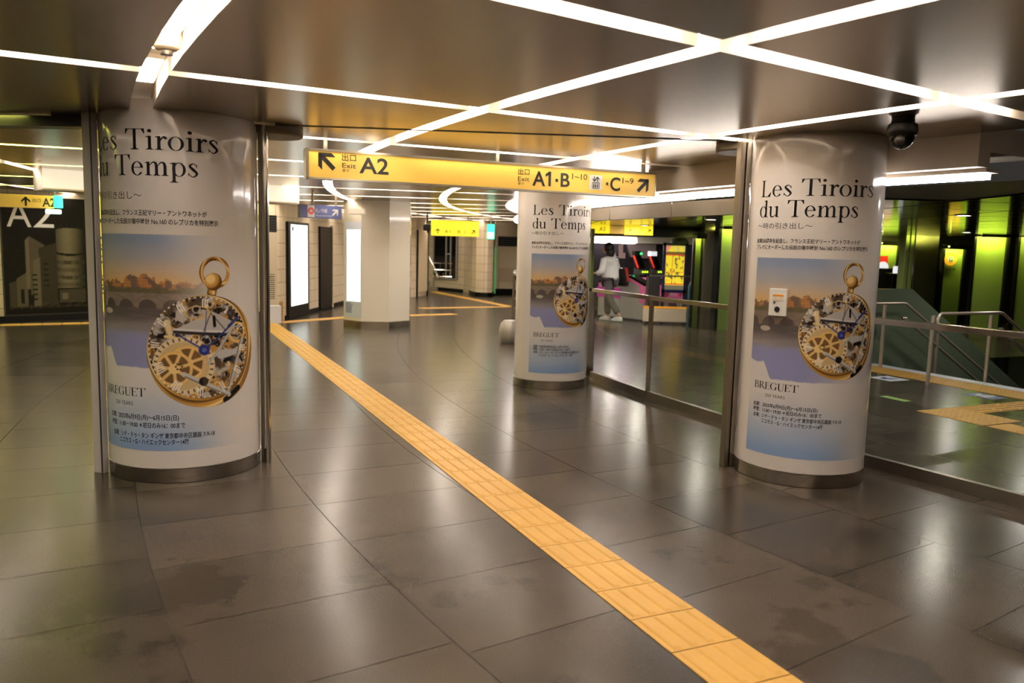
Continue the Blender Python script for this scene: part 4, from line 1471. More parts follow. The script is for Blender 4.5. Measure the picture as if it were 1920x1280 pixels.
# blue line sign
p, q = S(562, 398, 13.0), S(641, 398, 13.4)
h2, p, d, n = board('line_sign', 'blue hanging sign with red ring and white arrow below the ceiling box', p, q, 1.985, 2.2, .1, 'sign_blue')
t = MB()
for shp in (fit('丸ノ内線', .26, .46, 2.08, em=.08), fit('Marunouchi Line', .26, .54, 2.02, em=.035), arrow2d(.60, 2.09, .14, 45, .2)): flat(t, shp, p + n * .002, d, Vector((0, 0, 1)))
t.build('lettering', 'sign_white', h2)
for k in (.2, .6): MB().box((*(p + d * k + Vector((0, .05, 0)))[:2], 2.31), (.03, .03, .22)).build('hanger', 'sign_frame', h2)
t = MB()
flat(t, _rect(.13, 2.0, .245, 2.19), p + n * .002, d, Vector((0, 0, 1)))
t.build('ring_plate', 'sign_white', h2)
t = MB()
flat(t, _ring(.187, 2.10, .055, .055, .03, .03), p + n * .004, d, Vector((0, 0, 1)))
flat(t, fit('M', .172, .202, 2.09, em=.03), p + n * .004, d, Vector((0, 0, 1)))
t.build('line_ring', 'red_ring', h2)
tag(MB().wallbox(S(655, 400, 14.2), S(684, 402, 14.2), 2.1, 2.2, .2).build('ceiling_fixture', 'white_paint', bevel=.01), 'small white boxed fixture at the top left of octagonal column', 'fixture')

# far back wall
bw = MB()
bw.wallbox((-2.78, 25.7), (-2.98, 24.5), 0, 2.5, .2, 0)
bw.wallbox((-1.72, 27.7), (-2.95, 29.2), 0, .42, .2, 0)
bw.wallbox((-1.72, 27.7), (-1.95, 27.98), .42, 2.5, .2, 0)
bw.wallbox((-1.95, 27.98), (-2.95, 29.2), 1.95, 2.5, .2, 0)
bw.wallbox((-2.95, 29.2), (-4.5, 31), 0, 2.5, .2, 0)
bw.wallbox((-1.47, 26.85), (-1.72, 27.7), 0, 2.5, .2, 0)
pts = [(-1.47, 26.85), (-1.36, 26.2), (-1.22, 25.8), (-1.02, 25.6), (-.84, 25.58), (-.68, 25.72), (-.62, 26.9)]
for a, b in zip(pts, pts[1:]): bw.wallbox(b, a, 0, 2.5, .15, 0)
struct('wall_back', bw, 'wall_tile')
kb = MB()
for a, b in zip(pts, pts[1:]): kb.wallbox(a, b, 0, .13, .02, 0.0)
kb.wallbox((-2.95, 29.18), (-1.74, 27.66), 0, .1, .03, 0).wallbox((-.6, 26.86), (1.5, 27.5), 0, .2, .03, 0)
struct('baseboard_back', kb, 'black')
struct('wall_far', MB().wallbox((1.7, 27.6), (-.62, 26.9), 0, 2.5, .2, 0).wallbox((-9, 32), (-2.4, 33), 0, 2.6, .2, .0), 'cream_panel')
sp0, sp1 = Vector((-.6, 26.88, 0)), Vector((1.6, 27.55, 0))
spd = (sp1 - sp0).normalized()
spn = Vector((spd.y, -spd.x, 0))
sp = thing('fire_shutter_panel', 'wide cream service panel with dark louvre band behind the far exit light', 'service panel', sp0 + spd * .8)
MB().wallbox(sp0 + spd * .1, sp1, .2, 1.62, .03, 0).build('door', 'cream_panel', sp)
MB().wallbox(sp0 + spd * .1 + spn * .03, sp1 + spn * .03, .42, .9, .01, 0).build('lower_panel', 'beige_panel', sp)
mb = MB()
for k in range(4): mb.wallbox(sp0 + spd * .05, sp1, 1.66 + k * .07, 1.70 + k * .07, .03, 0)
mb.build('louvre', 'dark_grey', sp)
MB().wallbox(sp0 + spd * .05, sp1, 1.62, 1.94, .01, 0).build('louvre_back', 'black', sp)
a = S(953, 492, 27.0)
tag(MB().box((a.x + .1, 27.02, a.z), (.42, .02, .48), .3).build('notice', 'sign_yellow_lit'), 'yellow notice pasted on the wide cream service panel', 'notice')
tag(MB().box((-.6, 25.85, .85), (.05, .05, 1.5)).build('edge_strip', 'green_edge'), 'thin green strip up the edge of the far tiled pier', 'strip')
# far window
wx0, wx1 = Vector((-2.9, 29.1, 0)), Vector((-1.97, 28.0, 0))
fw = thing('window_1', 'dark far window with thin grey mullions beside the stairs', 'window', (wx0 + wx1) / 2)
fw['kind'] = 'structure'
MB().wallbox(wx0, wx1, .42, 1.95, .03).build('window_pane', 'black_gloss', fw)
mb = MB()
wdv = (wx1 - wx0).normalized()
wln = (wx1 - wx0).length
for x in (0, .78, 1.05, wln - .04): mb.wallbox(wx0 + wdv * x, wx0 + wdv * (x + .04), .42, 1.95, .1)
mb.wallbox(wx0 + wdv * .78, wx0 + wdv * 1.05, 1.28, 1.32, .1)
mb.wallbox(wx0, wx1, .4, .45, .1).wallbox(wx0, wx1, 1.92, 1.96, .1)
mb.build('window_frame', 'grey_rail', fw)
# door panel at the wall end
dp0, dp1 = Vector((-2.97, 24.55, 0)), Vector((-2.78, 25.6, 0))
dr = thing('door_1', 'tall cream tiled door leaf right of the octagonal column', 'door', (dp0 + dp1) / 2)
dr['kind'] = 'structure'
MB().wallbox(dp0, dp1, .14, 1.98, .03, 0).build('leaf', 'cream_panel', dr)
mb = MB().wallbox(dp0 - Vector((0, .05, 0)), dp0, 0, 2.05, .05, 0).wallbox(dp1, dp1 + Vector((.01, .06, 0)), 0, 2.05, .05, 0)
mb.build('frame', 'black', dr)
MB().box((-2.9, 25.0, .95), (.03, .08, .2)).build('handle', 'dull_metal', dr)
# far stairs
st = thing('staircase', 'far pale stairs rising behind the cream door, with handrail', 'stairs', (-3.0, 27.2, 0))
mb = MB()
for k in range(7): mb.box((-3.3 - k * .3, 27.6 + k * .25, .08 + k * .085), (.34, 1.6, .16 + k * .17), -.7)
mb.build('steps', 'grey_panel', st)
MB().tube([S(800, 474, 27.5), S(824, 522, 27.0)], .035, 8).build('handrail', 'stainless', st, smooth=True)
MB().tube([S(808, 492, 27.4), S(822, 522, 27.0)], .03, 8).build('handrail', 'stainless', st, smooth=True)
CRT = 26.6
cl = thing('luggage_cart', 'small shiny metal cart parked below the far dark window', 'cart', S(828, 523, CRT))
for (dx, dz) in ((-.25, .1), (-.1, .45), (.1, .3), (.25, .5), (.0, .1)):
    q = S(828, 523, CRT)
    MB().tube([(q.x + dx, q.y, q.z + .02), (q.x + dx + .05, q.y, q.z + dz + .1)], .02, 6).build('bar', 'chrome', cl)
q = S(828, 523, CRT)
for dz in (.08, .3, .52): MB().tube([(q.x - .3, q.y, q.z + dz), (q.x + .34, q.y, q.z + dz)], .02, 6).build('bar', 'chrome', cl)
# far lit sign and exit light
p, q = S(810, 428, 22), S(898, 428, 22.4)
h3, p, d, n = board('exit_sign', 'bright lit yellow sign hanging far back in front of pale tiled pier', p, q, 1.86, 2.28, .12, 'sign_yellow_lit')
t = MB()
for shp in (arrow2d(.16, 1.98, .16, 90, .16), fit('A1', .34, .52, 1.93, em=.14), fit('B', .72, .8, 1.93, em=.14), fit('C', .9, 1.0, 1.93, em=.14), arrow2d(1.16, 1.98, .16, 45, .16)): flat(t, shp, p + n * .003, d, Vector((0, 0, 1)))
t.build('lettering', 'sign_ink', h3)
for k in (.3, 1.0): MB().box((*(p + d * k + Vector((0, .05, 0)))[:2], 2.35), (.03, .03, .14)).build('hanger', 'sign_frame', h3)
p, q = S(913, 440, 20), S(927, 440, 20)
h4, p, d, n = board('emergency_light', 'glowing green and white exit light hanging left of middle column', p, q, 1.78, 2.15, .1, 'exit_green', 'emergency light')
MB().box((*((p + q) / 2 + Vector((0, .05, 0)))[:2], 2.28), (.03, .03, .26)).build('hanger', 'sign_frame', h4)
MB().wallbox(p + n * .004 + d * .02, q + n * .004 - d * .02, 1.8, 1.95, .004, 0).build('lamp', 'exit_white', h4)
c = G(941, 646)
tag(MB().lathe([(.001, 0), (.13, 0), (.17, .06), (.18, .2), (.15, .33), (.1, .38), (.001, .39)], c + Vector((.12, .3, 0)), 28).build('bin', 'grey_panel', smooth=True), 'white rounded tub on floor left of the middle column', 'bin')

# ================================================================== ticket barrier beyond the railing
GV = Vector((-.62, .78, 0)).normalized()      # the way people walk through
GW = Vector((GV.y, -GV.x, 0))                  # across the gates, to the back right
def gate(o, label, length=1.5, tower=True, green=True):
    o = Vector((o[0], o[1], 0))
    rt = thing('ticket_gate', label, 'ticket gate', o, 'ticket gates')
    def prof(pts, w0, w1):
        mb = MB()
        n = len(pts)
        vs = [o + GV * a + GW * w0 + Vector((0, 0, b)) for a, b in pts] + [o + GV * a + GW * w1 + Vector((0, 0, b)) for a, b in pts]
        fs = [tuple(range(n)), tuple(range(n, 2 * n))] + [(i, (i + 1) % n, n + (i + 1) % n, n + i) for i in range(n)]
        return mb.raw(vs, fs)
    W_ = .26
    prof([(.0, .04), (length, .04), (length, .74), (length * .7, .90), (length * .3, .9), (.0, .74)], 0, W_).build('cabinet', 'gate_steel', rt, bevel=.01)
    prof([(.0, .74), (length * .3, .9), (length * .7, .9), (length, .74), (length, .80), (length * .7, .965), (length * .3, .965), (.0, .8)], -.008, W_ + .008).build('top_band', 'pink', rt)
    prof([(.0, .80), (length * .3, .965), (length * .7, .965), (length, .8), (length, .86), (length * .7, 1.03), (length * .3, 1.03), (.0, .86)], .0, W_).build('top_glass', 'black_gloss', rt, bevel=.006)
    prof([(-.03, .42), (.12, .42), (.12, .78), (-.03, .78)], -.012, W_ + .012).build('end_panel', 'pink', rt)
    prof([(length * .5, .48), (length * 1.02, .48), (length * 1.02, .72), (length * .5, .72)], -.012, .02).build('flap_cover', 'magenta', rt)
    prof([(.0, 0), (length, 0), (length, .04), (.0, .04)], .02, W_ - .02).build('plinth', 'dark_grey', rt)
    t = MB()
    z = o - GV * .034 + Vector((0, 0, .6))
    flat(t, _ring(.13, 0, .07, .07, .02, .02), z, GW, Vector((0, 0, 1)))
    flat(t, _rect(.09, -.012, .17, .012), z, GW, Vector((0, 0, 1)))
    t.build('no_entry_mark', 'red', rt)
    if tower:
        b = o + GV * (length * .55) + GW * .02
        prof([(length * .5, 1.0), (length * .5 + .22, 1.0), (length * .5 + .2, 1.18), (length * .5 + .02, 1.14)], .02, .28).build('reader', 'dark_grey', rt)
        t = MB()
        for k in range(3):
            q = b - GV * (.085) + GW * (.05 + .08 * k) + Vector((0, 0, 1.07))
            t.raw([q, q + GW * .05, q + GW * .05 + Vector((0, 0, .04)), q + Vector((0, 0, .04))], [(0, 1, 2, 3)])
        t.build('digits', 'digit_lime', rt)
        prof([(length * .5 + .06, 1.18), (length * .5 + .2, 1.18), (length * .5 + .28, 1.45), (length * .5 + .22, 1.47)], .02, .26).build('screen', 'black', rt)
        e0 = prof([(length * .5 + .05, 1.18), (length * .5 + .07, 1.18), (length * .5 + .23, 1.47), (length * .5 + .2, 1.47)], -.005, .03)
        e0.build('screen_edge', 'red_lit', rt)
        prof([(length * .5 + .2, 1.47), (length * .5 + .3, 1.47), (length * .5 + .3, 1.58), (length * .5 + .2, 1.58)], .03, .25).build('head', 'black' if green else 'screen_white', rt)
        if green:
            q = b + GV * (.015) + GW * .1 + Vector((0, 0, 1.52))
            MB().ball(q, .028, 10, 6).build('green_lamp', 'green_led', rt)
    return rt
gate((2.93, 17.95), 'front steel and pink ticket gate right beside the person in white', 1.45, False)
gate((3.42, 18.5), 'second ticket gate behind the front one, with green lamp on its reader', 1.4, True, True)
gate((3.86, 18.85), 'rearmost ticket gate with white lit head, nearest the yellow poster stand', 1.4, True, False)

def panel(name, label, cat, px0, px1, py0, py1, y, th, m, nm='panel'):
    a, b = S(px0, py1, y), S(px1, py0, y)
    rt = thing(name, label, cat, ((a.x + b.x) / 2, y, a.z))
    MB().wallbox((a.x, y), (b.x, y), a.z, b.z, th, 1 if False else 0.0).build(nm, m, rt)
    return rt, a, b
# black overhead beam with lit signs
a, b = S(1108, 446, 17.3), S(1328, 447, 17.3)
bm_ = MB().wallbox((a.x, 17.3), (b.x, 17.3), 1.89, 2.12, .3, 1)
tag(bm_.build('overhead_beam', 'black', bevel=.005), 'black overhead beam across the ticket gates carrying lit yellow signs', 'beam')
def lit(px0, px1, py0, py1, y, m, texts, label):
    a, b = S(px0, py1, y), S(px1, py0, y)
    rt = thing('gate_sign', label, 'sign', ((a.x + b.x) / 2, y, a.z))
    MB().wallbox((a.x, y), (b.x, y), a.z, b.z, .05, 0).build('panel', m, rt)
    if texts:
        t = MB()
        for s_ in texts: flat(t, s_, (a.x, y - .054, a.z), (1, 0, 0), (0, 0, 1))
        t.build('lettering', 'sign_ink', rt)
    return rt
lit(1108, 1143, 421, 437, 17.05, 'sign_yellow_lit', [fit('A2', .17, .3, .05, em=.13)], 'lit yellow A2 sign at the left end of the black overhead beam')
lit(1143, 1170, 424, 438, 17.1, 'sign_yellow', None, 'dim unlit yellow sign field between two lit signs on the beam')
lit(1170, 1224, 424, 440, 17.05, 'sign_yellow_lit', [fit('B', .1, .15, .06, em=.1), fit('C', .33, .38, .06, em=.1), arrow2d(.52, .09, .1, 45, .16)], 'lit yellow sign with B, C and an arrow on the black overhead beam')
a, b = S(1113, 455, 20), S(1190, 446, 20)
tb = thing('tube_light', 'pinkish white fluorescent tube light above the ticket gate hall', 'ceiling light', ((a.x + b.x) / 2, 20, 1.85))
MB().wallbox((a.x, 20), (b.x, 20), a.z, b.z, .15, 0).build('tube', 'violet_lit', tb)
MB().wallbox((a.x, 20), (b.x, 20), b.z, 2.1, .25, 0).build('housing', 'white_paint', tb)
a, b = S(1190, 456, 20.2), S(1292, 447, 20.2)
tag(MB().wallbox((a.x, 20.2), (b.x, 20.2), a.z, 2.098, .4, 0).build('soffit', 'grey_panel'), 'pale dropped soffit strip right of the pinkish tube light', 'soffit')
struct('wall_gate', MB().wallbox((1.2, 21.5), (9, 21.5), 0, 2.12, .2, 1), 'wall_dark')
a, b = S(1176, 482, 21.0), S(1233, 458, 21.0)
tag(MB().raw([(a.x + .12, 21.2, a.z), (b.x, 21.2, a.z - .03), (b.x, 21.2, b.z), (a.x, 21.2, b.z), (a.x + .12, 21.5, a.z), (b.x, 21.5, a.z - .03), (b.x, 21.5, b.z), (a.x, 21.5, b.z)], [(0, 1, 2, 3), (4, 5, 6, 7), (0, 1, 5, 4), (1, 2, 6, 5), (2, 3, 7, 6), (3, 0, 4, 7)]).build('wall_cabinet', 'grey_panel'), 'pale slanted cabinet fixed to dark wall above the ticket gates', 'cabinet')
for (x0, x1, y0, y1, lb_) in ((1161, 1170, 458, 474, 'upper pale paper notice on dark wall right of the person'), (1161, 1174, 474, 484, 'lower pale paper notice on dark wall right of the person'), (1146, 1156, 473, 487, 'pale paper notice beside the head of the person in white')):
    a, b = S(x0, y1, 21.35), S(x1, y0, 21.35)
    tag(MB().wallbox((a.x, 21.49), (b.x, 21.49), a.z, b.z, .012, 1).build('paper_notice', 'paper'), lb_, 'notice')

# yellow poster stand
y = 18.33
a, b = S(1240, 548, y), S(1290, 456, y)
ps = thing('poster_stand', 'blue framed stand with a yellow poster of small pictures', 'poster stand', ((a.x + b.x) / 2, y, 0))
fw_ = .06
mb = MB()
mb.wallbox((a.x, y), (a.x + fw_, y), 0, b.z, .06).wallbox((b.x - fw_, y), (b.x, y), 0, b.z, .06)
mb.wallbox((a.x, y), (b.x, y), b.z - .06, b.z, .06).wallbox((a.x, y), (b.x, y), a.z, a.z + .07, .06).wallbox((a.x, y), (b.x, y), .08, .14, .06)
mb.build('frame', 'navy', ps)
pw, ph_ = b.x - a.x - 2 * fw_, b.z - a.z - .13
def paint_sheet(U, V):
    x, z = U / pw, V / ph_
    c = np.empty(U.shape + (3,))
    c[:] = (240, 214, 50)
    c = mix(c, (60, 50, 40), ((z > .80) & (z < .86)) * .75)
    c = mix(c, (200, 190, 120), ((z > .86) & (fbm(x * 12, z * 12, 2) > .52)) * .8)
    c = mix(c, (232, 120, 130), ((x < .25) & (z > .84 + x * .4)) * .8)
    edge = ((z < .8) & (z > .12) & ((np.abs(z - .79) < .014) | (np.abs(z - .13) < .014) | (np.abs(z - .4) < .008) | (np.abs(x - .36) < .008) | (np.abs(x - .68) < .008) | (x < .025) | (x > .975)))
    c = mix(c, (216, 60, 40), edge * 1.0)
    cell = ((z < .78) & (z > .14))
    blob = fbm(x * 11, z * 14, 6) > .6
    c = mix(c, (70, 66, 60), (cell & blob) * .75)
    c = mix(c, (90, 88, 84), (z < .10) * .9)
    return c
def sheet_map(U, V):
    return np.stack([a.x + fw_ + U, np.full(U.shape, y - .012), a.z + .07 + V], -1)
grid_print('poster', sheet_map, 0, pw, 0, ph_, .012, paint_sheet, material='lit_print', parent=ps)
MB().wallbox((a.x + fw_, y), (b.x - fw_, y), a.z + .06, b.z - .05, .015).build('backing', 'dark_grey', ps)
MB().wallbox((a.x + .15, y), (b.x - .05, y), .42, .58, .02).build('lower_sign', 'pink', ps, bevel=.003)
c = Vector(((a.x + b.x) / 2 + .1, y + .1, b.z - .02))
tag(MB().ball(c, .22, 20, 8, z0=0.0, sc=(1, .8, .75)).build('dome_cover', 'green_dark', smooth=True), 'dark green rounded dome cover just above the yellow poster stand', 'cover')
# steel fence and barriers
fy = 17.7
f0, f1 = S(1213, 515, fy), S(1303, 515, fy)
fn = thing('steel_barrier', 'grey steel barrier with flat top rail right of the gates', 'barrier', ((f0.x + f1.x) / 2, fy, 0))
MB().wallbox((f0.x, fy), (f1.x, fy), f0.z - .03, f0.z, .05).build('top_rail', 'dull_metal', fn)
MB().wallbox((f0.x, fy), (f1.x, fy), .03, .1, .04).build('bottom_rail', 'dull_metal', fn)
for x in (f0.x + .02, f1.x - .02): MB().box((x, fy, f0.z / 2), (.05, .05, f0.z)).build('post', 'stainless', fn)
MB().wallbox((f0.x, fy), (f0.x + .3, fy), .1, f0.z - .03, .02).build('infill_panel', 'dark_grey', fn)
o0, o1 = S(1206, 577, 17.5), S(1287, 576, 17.5)
ob = thing('low_barrier', 'low barrier board with an orange strip in front of poster stand', 'barrier', ((o0.x + o1.x) / 2, 17.5, 0))
MB().wallbox((o0.x, 17.5), (o1.x, 17.5), .06, o0.z, .03).build('board', 'paper', ob)
MB().wallbox((o0.x, 17.5), (o1.x, 17.5), o0.z, o0.z + .04, .04).build('strip', 'orange_lit', ob)
for x in (o0.x + .05, o1.x - .05): MB().box((x, 17.5, .03), (.06, .2, .06)).build('foot', 'dark_grey', ob)
p0, p1 = S(1289, 606, 17.2), S(1314, 606, 17.2)
zt = S(1300, 527, 17.2).z
tbz = thing('pipe_barrier', 'teal tubular hoop barrier standing right of yellow poster stand', 'barrier', ((p0.x + p1.x) / 2, 17.2, 0))
hoop = [(p0.x, 17.2, 0), (p0.x, 17.2, zt - .1), (p0.x + .03, 17.2, zt - .03), (p0.x + .1, 17.2, zt), (p1.x - .1, 17.2, zt), (p1.x - .03, 17.2, zt - .03), (p1.x, 17.2, zt - .1), (p1.x, 17.2, 0)]
MB().tube(hoop, .022, 10).build('hoop', 'teal_pipe', tbz, smooth=True)
for k in (1, 2): MB().tube([(p0.x + (p1.x - p0.x) * k / 3, 17.2, .12), (p0.x + (p1.x - p0.x) * k / 3, 17.2, zt)], .014, 8).build('bar', 'teal_pipe', tbz, smooth=True)
MB().tube([(p0.x, 17.2, .12), (p1.x, 17.2, .12)], .016, 8).build('crossbar', 'teal_pipe', tbz)

# green glass wall lit from above, with steel piers
def green_panel(px0, px1, ptop, pbot, y, label, zb=None, power='led_green', watts=1.0):
    a, b = S(px0, pbot, y), S(px1, ptop, y)
    z0 = a.z if zb is None else zb
    rt = thing('green_glass_panel', label, 'wall panel', ((a.x + b.x) / 2, y, z0), 'green glass wall panels')
    MB().wallbox((a.x, y), (b.x, y), z0, b.z, .06, 1).build('glass', 'green_panel', rt)
    for x in (a.x, b.x): MB().box((x, y - .02, (z0 + b.z) / 2), (.05, .09, b.z - z0)).build('frame', 'black', rt)
    hd_ = MB().wallbox((a.x - .02, y - .32), (b.x + .02, y - .32), b.z - .012, b.z + .1, .02, 0)
    hd_.wallbox((a.x - .02, y), (b.x + .02, y), b.z + .07, b.z + .1, .32, 0)
    hd_.build('header', 'black', rt)
    MB().wallbox((a.x + .03, y - .16), (b.x - .03, y - .16), b.z + .04, b.z + .06, .08, 0).build('lamp', power, rt)
    lamp('lamp_glow', rt, ((a.x + b.x) / 2, y - .18, b.z + .03), (b.x - a.x - .08, .1), 17 * (b.x - a.x) * watts, (230, 233, 108), rad(30))
    return rt, a, b
green_panel(1293, 1317, 447, 614, 16.9, 'narrow green glass panel beside the teal barrier, left of steel pier', 0)
green_panel(1340, 1390, 430, 620, 16.5, 'wide green glass panel half hidden by the right column guide rail', 0, watts=1.6)
def pier(px0, px1, y, z0, z1, m, label):
    a, b = S(px0, 500, y), S(px1, 500, y)
    return tag(MB().wallbox((a.x, y), (b.x, y), z0, z1, .3, 1).build('pier', m, bevel=.006), label, 'pier')
pier(1318, 1337, 16.7, 0, 2.11, 'brushed', 'slim brushed steel pier between two green glass panels')
pier(1108, 1113, 15.9, 0, 2.0, 'green_panel', 'narrow green glass edge at right side of middle column')
pier(1112, 1126, 20.8, 1.9, 2.3, 'black', 'black block above the lit A2 gate sign')
green_panel(1813, 1889, 445, 600, 17.2, 'tall green glass panel near the right end of the view', -2.2, watts=2.4)
green_panel(1894, 1985, 446, 600, 17.2, 'tall green glass panel cut off by the right edge', -2.2, watts=2.4)
rt, a, b = green_panel(1757, 1808, 467, 600, 19.6, 'green glass panel bearing a yellow ring sign with letter G', -1.5)
cxx, cz = S(1783, 486, 19.5).x, S(1783, 486, 19.5).z
t = MB()
flat(t, _ring(cxx, cz, .15, .15, .075, .075, n=40), (0, 19.51, 0), (1, 0, 0), (0, 0, 1))
t.build('line_ring', 'orange_lit', rt)
t = MB()
flat(t, _ring(cxx, cz, .078, .078, .078, .078, n=30), (0, 19.505, 0), (1, 0, 0), (0, 0, 1))
t.build('ring_centre', 'sign_white', rt)
t = MB()
flat(t, fit('G', cxx - .045, cxx + .045, cz - .05, cap=.1, bold=.02), (0, 19.5, 0), (1, 0, 0), (0, 0, 1))
flat(t, fit('銀座線', cxx - .13, cxx + .13, cz - .27, em=.08), (0, 19.5, 0), (1, 0, 0), (0, 0, 1))
flat(t, _rect(cxx - .27, cz - .3, cxx - .255, cz + .2), (0, 19.5, 0), (1, 0, 0), (0, 0, 1))
t.build('lettering', 'sign_ink', rt)
pier(1713, 1757, 18.8, -1.5, 2.11, 'brushed', 'broad brushed steel pier left of the G ring panel')
pier(1704, 1711, 18.7, -1.2, 2.11, 'pale_green', 'right one of two thin pale green upright strips')
pier(1695, 1702, 18.7, -1.2, 2.11, 'pale_green', 'left one of two thin pale green upright strips')
struct('wall_right', MB().wallbox((16.5, 21.6), (16.5, -6), -2.5, 2.4, .2, 1), 'wall_dark')
rt, a, b = green_panel(1640, 1684, 460, 532, 21.2, 'far green glass panel just right of the right column, behind red poster')
rp0, rp1 = S(1645, 528, 21.0), S(1667, 480, 21.0)
rp = thing('red_poster', 'small red poster with white disc beside the right column edge', 'poster', ((rp0.x + rp1.x) / 2, 21.0, rp0.z))
MB().wallbox((rp0.x, 21.05), (rp1.x, 21.05), rp0.z, rp1.z, .01, 1).build('sheet', 'red_lit', rp)
t = MB()
flat(t, _ring((rp0.x + rp1.x) / 2 + .0, (rp0.z + rp1.z) / 2 + .04, .15, .15, .15, .15, n=30), (0, 21.03, 0), (1, 0, 0), (0, 0, 1))
t.build('disc', 'screen_white', rp)
struct('wall_concourse', MB().wallbox((9.0, 21.6), (20, 21.6), -2.5, 2.12, .2, 1).wallbox((9, 20.4), (14, 20.4), -1, 1.3, .1, 1), 'wall_dark')
a = S(1688, 514, 19.2)
mc = thing('service_counter', 'dark counter with a small white box on top, left of pale strips', 'counter', (a.x, 19.2, -.2))
MB().box((a.x, 19.4, .4), (.36, .4, 1.6)).build('body', 'black', mc, bevel=.01)
MB().box((a.x - .07, 19.25, 1.29), (.12, .14, .17)).build('white_box', 'screen_white', mc, bevel=.005)
MB().box((a.x + .07, 19.28, 1.31), (.14, .14, .2)).build('grey_box', 'grey_panel', mc, bevel=.01)

for k, (x, y, w_) in enumerate(((3.2, 8.4, 'above floor just beyond the middle railing'), (4.6, 6.4, 'above concourse just beyond the right railing'), (3.0, 12.4, 'halfway between middle railing and ticket gates'), (5.2, 9.4, 'over the dotted strip at the stairs'), (2.6, 16.2, 'in front of the ticket gates'), (5.0, 15.4, 'in front of the wide green glass panel'), (7.6, 11.4, 'over the descending stairs'), (8.6, 15.4, 'before the tall right green panels'), (2.4, 19.2, 'behind the ticket gates'), (6.6, 18.0, 'far back behind the steel pier'))):  # lamps added to brighten the dark concourse
    dl = thing('downlight', 'small round recessed downlight ' + w_, 'downlight', (x, y, 2.1), 'downlights in the dark ceiling')
    MB().lathe([(.001, 2.094), (.075, 2.094)], (x, y, 0), 24).build('lamp', 'downlight', dl)
    lamp('lamp_glow', dl, (x, y, 2.088), (.15, .15), 34 if y > 16 else 18, (255, 244, 232), 0, True)
    MB().lathe([(.075, 2.09), (.1, 2.092), (.1, 2.1), (.075, 2.1), (.075, 2.09)], (x, y, 0), 24).build('trim_ring', 'chrome', dl)

# ================================================================== stairs down inside the rotunda
stp = MB()
for k in range(14):
    p = [ST(S_EDGE + k * .28, T_WALL), ST(S_EDGE + (k + 1) * .28, T_WALL), ST(S_EDGE + (k + 1) * .28, 5.5), ST(S_EDGE + k * .28, 5.5)]
    stp.prism([(q.x, q.y) for q in p], -.16 * (k + 1) - .3, -.16 * (k + 1))
struct('stairwell_steps', stp, 'granite_dark')
tag(MB().wallbox(ST(.68, T_WALL), ST(.68, 4.8), 0, .006, .2).build('nosing_strip', 'lilac_white'), 'pale edge strip along the top step beyond the dotted yellow strip', 'edge strip')
# side wall of the stairwell
def STz(s, t, z): return ST(s, t, z)
sw = MB()
prof = [(.55, 0), (.55, 1.12), (1.45, 1.12), (4.6, -.75), (4.6, -2.4), (.78, -2.4), (.78, 0)]
vs = [STz(s, T_WALL, z) for s, z in prof] + [STz(s, T_WALL - .08, z) for s, z in prof]
n = len(prof)
sw.raw(vs, [tuple(range(n)), tuple(range(2 * n - 1, n - 1, -1))] + [(i, (i + 1) % n, n + (i + 1) % n, n + i) for i in range(n)])
tag(sw.build('stair_parapet', 'green_dark'), 'sloping dull green glass parapet at the left side of stairs', 'parapet')
struct('wall_stairwell', MB().wallbox(ST(4.7, T_WALL), ST(4.7, 6), -2.6, 1.0, .1), 'wall_dark')
def handrail(label, t, s_h0, s_h1, s_end, z, posts, slope=.58, curl=False, lower=True):
    rt = thing('handrail', label, 'handrail', ST(s_h0, t, 0))
    def drop(s): return -max(0, s - s_h1) * slope
    for dz, nm in ((0, 'upper_rail'), (-.22, 'lower_rail')):
        if dz and not lower: continue
        pts = []
        if curl and not dz: pts += [ST(s_h0 - .05, t, z - .14), ST(s_h0 - .06, t, z - .07), ST(s_h0 - .03, t, z - .015)]
        a0 = s_h0 if not dz else s_h1 + .05
        pts += [ST(a0, t, z + dz), ST(s_h1 - .03, t, z + dz), ST(s_h1 + .03, t, z + dz - .01), ST(s_end, t, z + dz + drop(s_end))]
        MB().tube(pts, .021, 12).build(nm, 'rail_steel', rt, smooth=True)
    for s in posts:
        zb = 0 if s < S_EDGE else -.16 * (int((s - S_EDGE) / .28) + 1)
        MB().tube([ST(s, t, zb), ST(s, t, z + drop(s) - .02)], .024, 12).build('post', 'rail_steel', rt, smooth=True)
    return rt
handrail('near stainless stair handrail with curled end behind right glass railing', .88, .0, 1.15, 4.0, .90, (-.15, .95, 2.1), curl=True)
handrail('far stainless stair handrail along the sloping green parapet', -.45, .2, .95, 4.2, .93, (.55, 1.7, 2.9))
handrail('stainless stair handrail farther right, partly cut by right edge', 2.6, 1.0, 1.5, 4.0, .93, (.95, 2.1))
# floor stickers
def sticker(pts, m, label, mark=None):
    rt = thing('floor_sticker', label, 'floor sticker', sum((Vector(p) for p in pts), Vector()) / 4)
    MB().prism([(p[0], p[1]) for p in pts], .0005, .002).build('sheet', m, rt)
    if mark:
        c = sum((Vector(p) for p in pts), Vector()) / 4
        ux = (Vector(pts[1]) - Vector(pts[0])).normalized()
        uy = (Vector(pts[3]) - Vector(pts[0])).normalized()
        t = MB()
        flat(t, arrow2d(0, 0, .26, 200, .22), c + Vector((0, 0, .003)), ux, uy)
        t.build('arrow', mark, rt)
def rectpts(s0, s1, t0, t1): return [ST(s0, t0), ST(s1, t0), ST(s1, t1), ST(s0, t1)]
sticker(rectpts(-.42, -.06, .2, .55), 'lilac_white', 'white floor sticker with blue arrow near the right column', 'sign_blue')
sticker(rectpts(-.34, -.05, 1.49, 1.87), 'sign_blue', 'blue floor sticker with white arrow beside the dotted yellow strip', 'sign_white')
